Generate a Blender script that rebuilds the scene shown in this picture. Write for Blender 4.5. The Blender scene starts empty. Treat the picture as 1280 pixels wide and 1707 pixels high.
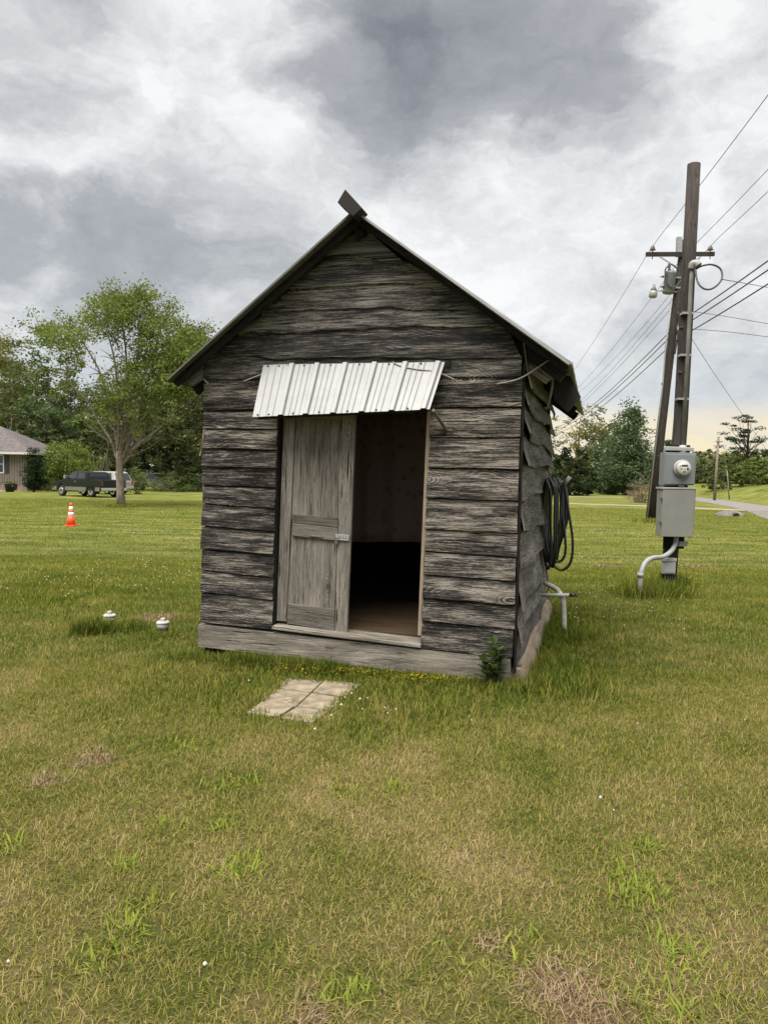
import bpy, bmesh, math, random
import numpy as np
from mathutils import Vector, Matrix

random.seed(7)
RNG = np.random.default_rng(11)
PI = math.pi
sc = bpy.context.scene
COL = sc.collection

# ------------------------------------------------------------------ camera
F = 1230.0
CAM = np.array([0.0, 0.0, 1.6])
PITCH = math.atan((853.5 - 798.0) / F)
ROLL = math.radians(1.0)
_fw = np.array([0, math.cos(PITCH), -math.sin(PITCH)])
_up = np.array([0, math.sin(PITCH), math.cos(PITCH)])
_rt = np.array([1.0, 0, 0])
CR = math.cos(ROLL) * _rt + math.sin(ROLL) * _up
CU = -math.sin(ROLL) * _rt + math.cos(ROLL) * _up
cam_d = bpy.data.cameras.new('camera')
cam = bpy.data.objects.new('camera', cam_d)
COL.objects.link(cam)
M = Matrix(((CR[0], CU[0], -_fw[0], CAM[0]), (CR[1], CU[1], -_fw[1], CAM[1]), (CR[2], CU[2], -_fw[2], CAM[2]), (0, 0, 0, 1)))
cam.matrix_world = M
cam_d.sensor_fit = 'VERTICAL'
cam_d.sensor_height = 24.0
cam_d.lens = 24.0 * F / 1707.0
cam_d.clip_start = 0.05
cam_d.clip_end = 2000
sc.camera = cam


def ray(px, py):
    d = CR * ((px - 640.0) / F) - CU * ((py - 853.5) / F) + _fw
    return d / np.linalg.norm(d)


def at(px, py, Y):
    d = ray(px, py)
    return CAM + d * (Y / d[1])


def on_ground(px, py, z=0.0):
    d = ray(px, py)
    return CAM + d * ((z - CAM[2]) / d[2])


# ------------------------------------------------------------------ world, sun, exposure
SUN_EL, SUN_AZ = math.radians(68), math.radians(210)    # azimuth clockwise from +Y: behind and left of the viewer
world = bpy.data.worlds.new('World')
sc.world = world
world.use_nodes = True
wt = world.node_tree
wt.nodes.clear()


class NT:
    """small helper to write node trees"""
    def __init__(self, tree):
        self.t = tree

    def n(self, typ, **kw):
        nd = self.t.nodes.new(typ)
        for k, v in kw.items():
            if k == 'inp':
                for kk, vv in v.items():
                    self.set(nd, kk, vv)
            else:
                setattr(nd, k, v)
        return nd

    def set(self, nd, key, v):
        s = nd.inputs[key]
        if isinstance(v, bpy.types.NodeSocket):
            self.t.links.new(v, s)
        elif isinstance(v, bpy.types.Node):
            self.t.links.new(v.outputs[0], s)
        else:
            s.default_value = v

    def math(self, op, a, b=0.0, clamp=False, c=None):
        nd = self.n('ShaderNodeMath', operation=op, use_clamp=clamp)
        self.set(nd, 0, a)
        self.set(nd, 1, b)
        if c is not None:
            self.set(nd, 2, c)
        return nd.outputs[0]

    def vmath(self, op, a, b=None):
        nd = self.n('ShaderNodeVectorMath', operation=op)
        self.set(nd, 0, a)
        if b is not None:
            self.set(nd, 1, b)
        return nd

    def noise(self, vec, scale, detail=4, rough=0.55, dist=0.0):
        nd = self.n('ShaderNodeTexNoise')
        if vec is not None:
            self.set(nd, 'Vector', vec)
        nd.inputs['Scale'].default_value = scale
        nd.inputs['Detail'].default_value = detail
        nd.inputs['Roughness'].default_value = rough
        nd.inputs['Distortion'].default_value = dist
        return nd.outputs[0]

    def ramp(self, fac, stops, interp='LINEAR'):
        nd = self.n('ShaderNodeValToRGB')
        nd.color_ramp.interpolation = interp
        el = nd.color_ramp.elements
        while len(el) < len(stops):
            el.new(0.5)
        for e, (p, c) in zip(el, stops):
            e.position = p
            e.color = (c[0], c[1], c[2], 1) if len(c) == 3 else c
        self.set(nd, 0, fac)
        return nd.outputs[0]

    def mix(self, fac, a, b, blend='MIX'):
        nd = self.n('ShaderNodeMix', data_type='RGBA', blend_type=blend)
        nd.clamp_factor = True
        self.set(nd, 0, fac)
        for key, v in ((6, a), (7, b)):
            if isinstance(v, (tuple, list)) and len(v) == 3:
                v = (v[0], v[1], v[2], 1)
            self.set(nd, key, v)
        return nd.outputs[2]

    def smooth(self, v, a, b):
        nd = self.n('ShaderNodeMapRange', interpolation_type='SMOOTHSTEP')
        self.set(nd, 0, v)
        nd.inputs[1].default_value = a
        nd.inputs[2].default_value = b
        return nd.outputs[0]

    def sep(self, v):
        nd = self.n('ShaderNodeSeparateXYZ')
        self.set(nd, 0, v)
        return nd.outputs

    def comb(self, x, y, z):
        nd = self.n('ShaderNodeCombineXYZ')
        self.set(nd, 0, x)
        self.set(nd, 1, y)
        self.set(nd, 2, z)
        return nd.outputs[0]


EXPO = 2.4
K = 2.0 ** -EXPO     # cloud radiance written as displayed value times K
w = NT(wt)
tc = w.n('ShaderNodeTexCoord')
dirv = tc.outputs['Generated']
dx, dy, dz = w.sep(dirv)
el = w.math('MAXIMUM', dz, 0.0)
den = w.math('ADD', el, 0.13)
ds = w.vmath('MULTIPLY', dirv, (1.0, 1.0, 1.7)).outputs[0]
warp = w.n('ShaderNodeTexNoise')
w.set(warp, 'Vector', ds)
warp.inputs['Scale'].default_value = 4.0
warp.inputs['Detail'].default_value = 7
warp.inputs['Roughness'].default_value = 0.6
wofs = w.vmath('SUBTRACT', warp.outputs[1], (0.5, 0.5, 0.5)).outputs[0]
dsw = w.vmath('ADD', ds, w.vmath('MULTIPLY', wofs, (0.22, 0.22, 0.22)).outputs[0]).outputs[0]
n_big = w.noise(dsw, 2.3, 6, 0.55)
n_mid = w.noise(dsw, 5.5, 9, 0.66, 0.2)
n_fin0 = w.noise(dsw, 9.0, 9, 0.6, 0.3)
puff = w.math('ABSOLUTE', w.math('SUBTRACT', w.math('MULTIPLY', n_fin0, 2.0), 1.0))
n_fine = w.math('SUBTRACT', 0.66, puff)
dens = w.math('ADD', w.math('MULTIPLY', n_big, 0.52), w.math('MULTIPLY', n_mid, 0.48))
# the big cloud banks that hang over the place (angular ellipses, ragged by the noise)
dirw = w.vmath('ADD', dirv, w.vmath('MULTIPLY', wofs, (0.24, 0.24, 0.22)).outputs[0]).outputs[0]
wx_, wy_, wz_ = w.sep(dirw)
az = w.math('ARCTAN2', wx_, wy_)
elv = w.math('ARCSINE', w.math('MINIMUM', w.math('MAXIMUM', wz_, -1.0), 1.0))


def bank(px, py, rx, ry, amt, tilt=0.0):
    d = ray(px, py)
    a0, e0 = math.atan2(d[0], d[1]), math.asin(d[2])
    ax = w.math('SUBTRACT', az, a0)
    ey = w.math('SUBTRACT', elv, e0)
    c, s = math.cos(tilt), math.sin(tilt)
    x2 = w.math('ADD', w.math('MULTIPLY', ax, c), w.math('MULTIPLY', ey, s))
    y2 = w.math('SUBTRACT', w.math('MULTIPLY', ey, c), w.math('MULTIPLY', ax, s))
    q = w.math('SQRT', w.math('ADD', w.math('POWER', w.math('DIVIDE', x2, rx), 2.0), w.math('POWER', w.math('DIVIDE', y2, ry), 2.0)))
    return w.math('MULTIPLY', w.smooth(q, 1.25, 0.15), amt)


banks = [bank(740, 20, 0.27, 0.15, 0.27, 0.0), bank(660, 150, 0.09, 0.14, 0.15, 0.0), bank(980, 170, 0.20, 0.10, 0.11, 0.0),
         bank(150, 400, 0.30, 0.08, 0.19, 0.05), bank(90, 160, 0.20, 0.05, 0.12, 0.1), bank(380, 440, 0.2, 0.05, 0.05), bank(120, 10, 0.25, 0.05, 0.10),
         bank(350, 110, 0.15, 0.10, -0.17), bank(760, 430, 0.34, 0.12, -0.13), bank(1150, 40, 0.09, 0.07, -0.20), bank(860, 290, 0.16, 0.08, -0.10),
         bank(70, 250, 0.2, 0.05, -0.10), bank(520, 300, 0.12, 0.10, -0.08), bank(1150, 330, 0.2, 0.1, -0.08)]
for b_ in banks:
    dens = w.math('ADD', dens, b_)
dens = w.math('ADD', dens, w.math('MULTIPLY', w.math('SUBTRACT', n_fine, 0.5), 0.23))
cloud = w.ramp(dens, [(0.34, (0.98, 0.975, 0.955)), (0.43, (0.83, 0.83, 0.82)), (0.53, (0.655, 0.66, 0.655)), (0.67, (0.44, 0.447, 0.455)), (1.0, (0.21, 0.217, 0.23))])
# thin high cloud low over the horizon: paler, bluish, then the warm band of the low sun behind it
low = w.smooth(dz, 0.20, 0.03)
lown = w.noise(w.comb(w.math('MULTIPLY', az, 1.0), w.math('MULTIPLY', elv, 9.0), 2.0), 2.2, 6, 0.55, 0.2)
lowc = w.ramp(lown, [(0.30, (0.50, 0.55, 0.64)), (0.52, (0.64, 0.68, 0.73)), (0.70, (0.80, 0.81, 0.82))])
cl2 = w.mix(w.math('MULTIPLY', low, 0.75), cloud, lowc)
gd = ray(1190, 735)
gaz = math.atan2(gd[0], gd[1])
ga = w.smooth(w.math('ABSOLUTE', w.math('SUBTRACT', az, gaz)), 0.62, 0.02)
ge = w.math('MULTIPLY', w.smooth(dz, 0.112, 0.066), 1.0)
gn = w.smooth(w.noise(w.comb(az, w.math('MULTIPLY', elv, 14.0), 7.0), 2.4, 5, 0.5), 0.30, 0.62)
gf = w.math('MULTIPLY', w.math('MULTIPLY', w.math('MULTIPLY', ga, ge), 0.85), w.math('ADD', 0.66, w.math('MULTIPLY', gn, 0.34)))
cl3 = w.mix(gf, cl2, (1.0, 0.82, 0.52))
bg_c = w.n('ShaderNodeBackground')
w.set(bg_c, 0, cl3)
bg_c.inputs[1].default_value = K
sky = w.n('ShaderNodeTexSky', sky_type='NISHITA')
sky.sun_disc = False
sky.sun_elevation = SUN_EL
sky.sun_rotation = SUN_AZ
bg_s = w.n('ShaderNodeBackground')
w.set(bg_s, 0, sky.outputs[0])
bg_s.inputs[1].default_value = 0.05
mixw = w.n('ShaderNodeMixShader')
mixw.inputs[0].default_value = 0.93       # the sky is all but covered in cloud
w.set(mixw, 1, bg_s.outputs[0])
w.set(mixw, 2, bg_c.outputs[0])
wo = w.n('ShaderNodeOutputWorld')
w.set(wo, 0, mixw.outputs[0])
world.cycles.sampling_method = 'MANUAL'
world.cycles.sample_map_resolution = 512

sun_d = bpy.data.lights.new('sun', 'SUN')
sun_d.energy = 1.5
sun_d.angle = math.radians(60)
sun_d.color = (1.0, 0.95, 0.86)
sun = bpy.data.objects.new('sun', sun_d)
sd = Vector((math.sin(SUN_AZ) * math.cos(SUN_EL), math.cos(SUN_AZ) * math.cos(SUN_EL), math.sin(SUN_EL)))
sun.rotation_euler = sd.to_track_quat('Z', 'Y').to_euler()
COL.objects.link(sun)

sc.view_settings.view_transform = 'Standard'
sc.view_settings.look = 'None'
sc.view_settings.exposure = EXPO
sc.view_settings.gamma = 1.0
sc.view_settings.use_curve_mapping = False
sc.render.engine = 'CYCLES'
sc.cycles.use_denoising = True
sc.cycles.max_bounces = 6
sc.cycles.diffuse_bounces = 3
sc.cycles.transparent_max_bounces = 6
sc.cycles.caustics_reflective = False
sc.cycles.caustics_refractive = False

# ------------------------------------------------------------------ materials
MATS = {}


def new_mat(name):
    m = bpy.data.materials.new(name)
    m.use_nodes = True
    m.node_tree.nodes.clear()
    t = NT(m.node_tree)
    out = t.n('ShaderNodeOutputMaterial')
    b = t.n('ShaderNodeBsdfPrincipled')
    t.set(out, 0, b.outputs[0])
    MATS[name] = m
    return m, t, b, out


def bump(t, b, h, strength=0.5, dist=0.01):
    bn = t.n('ShaderNodeBump')
    bn.inputs['Strength'].default_value = strength
    bn.inputs['Distance'].default_value = dist
    t.set(bn, 'Height', h)
    t.set(b, 'Normal', bn.outputs[0])


def simple(name, col, rough=0.6, var=0.25, scale=8.0, metal=0.0, spec=0.5, bmp=0.15, streak=None, emit=None):
    m, t, b, out = new_mat(name)
    tcn = t.n('ShaderNodeTexCoord')
    v = tcn.outputs['Object']
    if streak:
        mp = t.n('ShaderNodeMapping')
        mp.inputs['Scale'].default_value = streak
        t.set(mp, 0, v)
        v = mp.outputs[0]
    n1 = t.noise(v, scale, 6, 0.6)
    dark = tuple(c * (1 - var) for c in col)
    lite = tuple(min(1, c * (1 + var)) for c in col)
    c = t.ramp(n1, [(0.3, dark), (0.7, lite)])
    t.set(b, 'Base Color', c)
    b.inputs['Roughness'].default_value = rough
    b.inputs['Metallic'].default_value = metal
    b.inputs['Specular IOR Level'].default_value = spec
    if bmp:
        bump(t, b, n1, bmp, 0.01)
    return m


def wood(name, dark, mid, pale, bias=0.0, wavef=26.0, coord='UV', contrast=1.0, rough=0.85):
    m, t, b, out = new_mat(name)
    tcn = t.n('ShaderNodeTexCoord')
    oi = t.n('ShaderNodeObjectInfo')
    uv = tcn.outputs[coord]
    off = t.comb(t.math('MULTIPLY', oi.outputs['Random'], 37.0), t.math('MULTIPLY', oi.outputs['Random'], 91.0), 0.0)
    p = t.vmath('ADD', uv, off).outputs[0]

    def sc_(sx, sy):
        return t.vmath('MULTIPLY', p, (sx, sy, 1.0)).outputs[0]
    macro = t.noise(sc_(1.0, 6.0), 1.0, 3, 0.6, 0.5)
    patch = t.noise(sc_(2.0, 13.0), 1.0, 4, 0.62, 0.35)
    med = t.noise(sc_(3.4, 60.0), 1.0, 5, 0.68, 0.25)
    wv_ = t.n('ShaderNodeTexWave', wave_type='BANDS', bands_direction='Y', wave_profile='SAW')
    wn = t.noise(sc_(0.9, 2.2), 1.0, 2, 0.5)
    pw = t.vmath('ADD', sc_(0.05, 1.0), t.comb(0.0, t.math('MULTIPLY', wn, 0.42), 0.0)).outputs[0]
    t.set(wv_, 'Vector', pw)
    wv_.inputs['Scale'].default_value = wavef
    wv_.inputs['Distortion'].default_value = 1.6
    wv_.inputs['Detail'].default_value = 3.0
    wv_.inputs['Detail Scale'].default_value = 2.2
    streak = t.noise(sc_(7.0, 190.0), 1.0, 4, 0.75)
    check = t.noise(sc_(2.6, 70.0), 1.0, 3, 0.6, 0.35)
    crack = t.smooth(check, 0.385, 0.35)
    grit = t.noise(sc_(34.0, 150.0), 1.0, 3, 0.7)
    vo = t.n('ShaderNodeTexVoronoi')
    t.set(vo, 'Vector', sc_(1.5, 3.4))
    vo.inputs['Scale'].default_value = 1.0
    knot = t.smooth(vo.outputs['Distance'], 0.075, 0.03)
    s = t.math('ADD', t.math('MULTIPLY', macro, 0.30), t.math('MULTIPLY', patch, 0.36))
    s = t.math('ADD', s, t.math('MULTIPLY', med, 0.46))
    s = t.math('ADD', s, t.math('MULTIPLY', t.math('SUBTRACT', wv_.outputs[1], 0.5), 0.10))
    s = t.math('ADD', s, t.math('MULTIPLY', t.math('SUBTRACT', streak, 0.5), 0.34))
    lines = t.smooth(t.math('ABSOLUTE', t.math('SUBTRACT', t.noise(sc_(1.5, 26.0), 1.0, 3, 0.55, 0.5), 0.5)), 0.022, 0.004)
    s = t.math('ADD', s, t.math('MULTIPLY', lines, 0.07))
    s = t.math('ADD', s, t.math('MULTIPLY', t.math('SUBTRACT', grit, 0.5), 0.22))
    kring = t.math('MULTIPLY', t.math('SINE', t.math('MULTIPLY', vo.outputs['Distance'], 130.0)), t.smooth(vo.outputs['Distance'], 0.26, 0.06))
    s = t.math('ADD', s, t.math('MULTIPLY', kring, 0.07))
    rings = t.smooth(wv_.outputs[1], 0.72, 0.95)
    s = t.math('SUBTRACT', s, t.math('MULTIPLY', rings, 0.075))
    s = t.math('ADD', s, bias - 0.07)
    s = t.math('ADD', s, t.math('MULTIPLY', t.math('SUBTRACT', oi.outputs['Random'], 0.5), 0.07))
    half = 0.16 / contrast
    c = t.ramp(s, [(0.49 - half * 1.4, dark), (0.49, mid), (0.49 + half, pale), (0.49 + half * 2.2, tuple(min(1, q * 1.5) for q in pale))])
    c = t.mix(crack, c, tuple(q * 0.5 for q in dark))
    c = t.mix(t.math('MULTIPLY', knot, 0.8), c, tuple(q * 0.9 for q in dark))
    t.set(b, 'Base Color', c)
    b.inputs['Roughness'].default_value = rough
    b.inputs['Specular IOR Level'].default_value = 0.25
    h = t.math('ADD', t.math('MULTIPLY', wv_.outputs[1], 0.5), t.math('MULTIPLY', streak, 1.0))
    h = t.math('SUBTRACT', h, t.math('MULTIPLY', crack, 1.5))
    bump(t, b, h, 0.7, 0.006)
    return m


wood('wood_front', (0.010, 0.0095, 0.0095), (0.072, 0.063, 0.056), (0.235, 0.208, 0.182), bias=-0.002, contrast=2.7)
wood('wood_gable', (0.014, 0.014, 0.015), (0.060, 0.055, 0.051), (0.185, 0.17, 0.153), bias=0.0, contrast=2.4)
wood('wood_side', (0.03, 0.027, 0.024), (0.135, 0.123, 0.11), (0.25, 0.23, 0.205), bias=0.02, contrast=1.5)
wood('wood_door', (0.045, 0.039, 0.034), (0.15, 0.134, 0.118), (0.25, 0.226, 0.20), bias=0.02, wavef=34, contrast=1.2)
wood('wood_sill', (0.04, 0.034, 0.029), (0.15, 0.133, 0.112), (0.25, 0.225, 0.19), bias=0.03, contrast=1.6)
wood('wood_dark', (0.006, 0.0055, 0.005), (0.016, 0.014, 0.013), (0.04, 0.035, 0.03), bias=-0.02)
wood('wood_tan', (0.10, 0.075, 0.055), (0.24, 0.19, 0.14), (0.34, 0.28, 0.21), bias=0.05, contrast=0.8)
wood('wood_floor', (0.03, 0.02, 0.012), (0.075, 0.05, 0.028), (0.12, 0.085, 0.05), bias=0.0, contrast=0.8)
wood('wood_pole', (0.016, 0.0135, 0.013), (0.040, 0.033, 0.030), (0.075, 0.064, 0.058), bias=0.0, coord='UV', contrast=0.9)
simple('metal_white', (0.28, 0.285, 0.29), 0.38, 0.11, 7.0, 0.0, 0.5, 0.06)
simple('metal_galv', (0.36, 0.37, 0.36), 0.42, 0.22, 7.0, 0.5, 0.5, 0.1)
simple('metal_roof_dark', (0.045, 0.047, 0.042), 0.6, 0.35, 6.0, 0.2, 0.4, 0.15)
simple('metal_olive', (0.10, 0.10, 0.078), 0.6, 0.3, 9.0, 0.2)
simple('metal_rust', (0.12, 0.10, 0.08), 0.6, 0.4, 12.0, 0.5)
simple('screw', (0.06, 0.06, 0.06), 0.5, 0.1, 20, 0.5)
simple('rubber_black', (0.012, 0.012, 0.013), 0.38, 0.3, 30.0, 0.0, 0.55, 0.05)
simple('pvc_white', (0.40, 0.39, 0.355), 0.5, 0.3, 16.0)
simple('pvc_grey', (0.2800, 0.2835, 0.2800), 0.5, 0.10, 9.0)
simple('conduit_old', (0.15, 0.145, 0.132), 0.6, 0.25, 6.0)
simple('box_meter', (0.1734, 0.1870, 0.1938), 0.5, 0.08, 5.0, 0.0, 0.4, 0.05)
simple('box_breaker', (0.2040, 0.2006, 0.1836), 0.55, 0.08, 5.0, 0.0, 0.4, 0.05)
simple('box_light', (0.3060, 0.3128, 0.3060), 0.5, 0.08, 7.0, 0.0, 0.4, 0.05)
simple('meter_face', (0.4030, 0.3900, 0.3510), 0.4, 0.05, 9.0)
simple('rope', (0.3500, 0.3290, 0.2940), 0.9, 0.2, 30.0)
simple('cable', (0.035, 0.036, 0.038), 0.5, 0.1, 5.0)
simple('transformer', (0.1560, 0.1650, 0.1680), 0.5, 0.12, 3.0)
simple('insulator', (0.16, 0.12, 0.10), 0.25, 0.1, 10.0)
simple('concrete', (0.215, 0.18, 0.13), 0.9, 0.5, 7.0, 0.0, 0.2, 0.3)
simple('stone', (0.1500, 0.1400, 0.1250), 0.9, 0.3, 2.5, 0.0, 0.2, 0.6)
simple('cone_orange', (0.82, 0.075, 0.02), 0.5, 0.06, 6.0)
simple('cone_white', (0.75, 0.75, 0.75), 0.4, 0.05, 6.0)
simple('truck_green', (0.0016, 0.0050, 0.0056), 0.16, 0.1, 2.0, 0.2, 0.6, 0)
simple('truck_tan', (0.1800, 0.1620, 0.1380), 0.35, 0.06, 2.0, 0.2, 0.5, 0)
simple('paint_white', (0.30, 0.30, 0.295), 0.35, 0.06, 2.0, 0, 0.5, 0)
simple('chrome', (0.62, 0.62, 0.62), 0.2, 0.05, 3.0, 0.9, 0.5, 0)
simple('tyre', (0.018, 0.018, 0.018), 0.8, 0.2, 10.0)
simple('tail_red', (0.35, 0.012, 0.012), 0.25, 0.1, 5.0, 0, 0.5, 0)
simple('tail_dim', (0.10, 0.03, 0.03), 0.25, 0.1, 5.0, 0, 0.5, 0)
simple('glass_dark', (0.02, 0.024, 0.026), 0.06, 0.1, 2.0, 0, 0.8, 0)
simple('house_siding', (0.17, 0.145, 0.12), 0.8, 0.16, 3.0, streak=(6, 6, 0.5))
simple('house_brick', (0.22, 0.17, 0.14), 0.9, 0.3, 4.0)
simple('house_trim', (0.5250, 0.5180, 0.4970), 0.6, 0.05, 4.0)
simple('shutter', (0.022, 0.022, 0.026), 0.6, 0.1, 4.0)
simple('shingle', (0.115, 0.10, 0.10), 0.95, 0.3, 3.0, 0, 0.2, 0.4)
simple('pot_black', (0.02, 0.02, 0.022), 0.5, 0.15, 6.0)
simple('bark_pale', (0.20, 0.17, 0.135), 0.95, 0.5, 9.0, 0, 0.1, 0.6, streak=(1, 1, 0.25))
simple('bark_dark', (0.055, 0.046, 0.04), 0.95, 0.4, 9.0, 0, 0.1, 0.6, streak=(1, 1, 0.25))
simple('road', (0.1860, 0.1705, 0.1674), 0.95, 0.18, 1.2, 0, 0.2, 0.3)
simple('gravel_track', (0.2728, 0.2232, 0.1612), 0.95, 0.2, 0.9, 0, 0.2, 0.3)
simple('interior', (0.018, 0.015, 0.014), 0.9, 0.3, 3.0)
simple('clover_white', (0.4464, 0.4340, 0.3844), 0.8, 0.1, 30.0)
simple('lamp_glass', (0.26, 0.26, 0.25), 0.3, 0.05, 5.0)

# curtain with a washed-out flowery print
m, t, b, out = new_mat('curtain')
tcn = t.n('ShaderNodeTexCoord')
vo = t.n('ShaderNodeTexVoronoi')
t.set(vo, 'Vector', tcn.outputs['UV'])
vo.inputs['Scale'].default_value = 9.0
fl = t.smooth(t.math('ADD', vo.outputs['Distance'], t.math('MULTIPLY', t.noise(tcn.outputs['UV'], 30, 3), 0.35)), 0.52, 0.36)
t.set(b, 'Base Color', t.mix(fl, (0.20, 0.148, 0.138), (0.155, 0.105, 0.10)))
b.inputs['Roughness'].default_value = 0.95


def leaf_mat(name, c1, c2, trans=0.35):
    m = bpy.data.materials.new(name)
    m.use_nodes = True
    m.node_tree.nodes.clear()
    t = NT(m.node_tree)
    at_ = t.n('ShaderNodeAttribute', attribute_name='rnd')
    c = t.mix(at_.outputs['Fac'], c1, c2)
    d = t.n('ShaderNodeBsdfDiffuse')
    t.set(d, 0, c)
    tr = t.n('ShaderNodeBsdfTranslucent')
    t.set(tr, 0, t.mix(1.0, c, (1.0, 1.0, 0.6), 'MULTIPLY'))
    ms = t.n('ShaderNodeMixShader')
    ms.inputs[0].default_value = trans
    t.set(ms, 1, d.outputs[0])
    t.set(ms, 2, tr.outputs[0])
    o = t.n('ShaderNodeOutputMaterial')
    t.set(o, 0, ms.outputs[0])
    MATS[name] = m
    return m


leaf_mat('leaf_fresh', (0.075, 0.115, 0.03), (0.23, 0.275, 0.085))
leaf_mat('leaf_mid', (0.06, 0.09, 0.032), (0.17, 0.205, 0.07))
leaf_mat('leaf_dull', (0.065, 0.08, 0.04), (0.175, 0.185, 0.085))  # albedo raised for the far trees, in place of haze
leaf_mat('leaf_dark', (0.012, 0.022, 0.012), (0.045, 0.065, 0.028), 0.15)
leaf_mat('leaf_willow', (0.085, 0.125, 0.03), (0.20, 0.25, 0.07))
leaf_mat('leaf_yellow', (0.13, 0.125, 0.04), (0.26, 0.24, 0.09))
leaf_mat('leaf_bluegreen', (0.055, 0.09, 0.05), (0.15, 0.195, 0.105))  # paler and greyer than the leaves, distance haze put into the colour
leaf_mat('leaf_pine', (0.018, 0.03, 0.018), (0.055, 0.075, 0.04), 0.1)
leaf_mat('leaf_rust', (0.15, 0.11, 0.085), (0.30, 0.23, 0.18))
leaf_mat('leaf_weed', (0.035, 0.055, 0.02), (0.11, 0.15, 0.055))
leaf_mat('leaf_clover', (0.06, 0.10, 0.018), (0.15, 0.20, 0.04))
leaf_mat('leaf_flower', (0.18, 0.18, 0.02), (0.42, 0.33, 0.03))
leaf_mat('leaf_straw', (0.14, 0.10, 0.055), (0.33, 0.25, 0.155), 0.15)
leaf_mat('leaf_copper', (0.03, 0.022, 0.02), (0.075, 0.05, 0.04), 0.15)


# lawn colours: one field of noise in the place itself, shared by the soil sheet and the blades
PATCH = [(75, 1305, 0.075), (155, 1268, 0.11), (820, 1572, 0.05), (935, 1645, 0.12), (985, 1695, 0.12), (265, 1030, 0.2), (1160, 945, 0.2), (1010, 945, 0.2), (520, 1690, 0.06)]
PATCH = [(float(on_ground(x, y)[0]), float(on_ground(x, y)[1]), r) for x, y, r in PATCH if r > 0]


def bare(t, flat):
    jit = t.math('MULTIPLY', t.math('SUBTRACT', t.noise(flat, 9.0, 4, 0.6), 0.5), 2.2)
    acc = 0.0
    for (x, y, r) in PATCH:
        d = t.vmath('DISTANCE', flat, (x, y, 0.0)).outputs['Value']
        q = t.smooth(t.math('ADD', t.math('DIVIDE', d, r), jit), 1.2, 0.5)
        acc = t.math('MAXIMUM', acc, q)
    return acc


def lawn_field(t):
    g = t.n('ShaderNodeNewGeometry')
    P = g.outputs['Position']
    px_, py_, pz_ = t.sep(P)
    flat = t.comb(px_, py_, 0.0)
    big = t.noise(flat, 0.45, 4, 0.6)
    mid = t.noise(flat, 1.9, 5, 0.62)
    far = t.smooth(py_, 3.2, 7.5)
    s = t.math('ADD', t.math('MULTIPLY', big, 0.5), t.math('MULTIPLY', mid, 0.5))
    dry = t.math('SUBTRACT', s, t.math('MULTIPLY', far, 0.13))
    dry = t.math('ADD', dry, 0.06)
    return P, flat, far, dry, mid


m, t, b, out = new_mat('lawn_soil')
P, flat, far, dry, mid = lawn_field(t)
fine = t.noise(flat, 55.0, 5, 0.75)
band = t.noise(t.vmath('MULTIPLY', flat, (0.35, 1.0, 1.0)).outputs[0], 1.3, 4, 0.65)
near_c = t.ramp(t.math('ADD', dry, t.math('MULTIPLY', t.math('SUBTRACT', fine, 0.5), 0.45)),
                [(0.30, (0.035, 0.052, 0.012)), (0.46, (0.085, 0.10, 0.022)), (0.58, (0.16, 0.14, 0.05)), (0.72, (0.26, 0.20, 0.11))])
far_c = t.ramp(t.math('ADD', t.math('SUBTRACT', t.math('MULTIPLY', band, 1.0), 0.2), t.math('MULTIPLY', fine, 0.4)),
               [(0.36, (0.062, 0.085, 0.018)), (0.46, (0.115, 0.135, 0.026)), (0.55, (0.165, 0.172, 0.040)), (0.68, (0.27, 0.235, 0.085))])
farther = t.smooth(t.sep(P)[1], 7.0, 20.0)
t.set(b, 'Base Color', t.mix(bare(t, flat), t.mix(farther, near_c, far_c), t.ramp(fine, [(0.3, (0.15, 0.10, 0.06)), (0.7, (0.30, 0.19, 0.12))])))
b.inputs['Roughness'].default_value = 1.0
b.inputs['Specular IOR Level'].default_value = 0.1
bump(t, b, fine, 0.9, 0.05)


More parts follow.
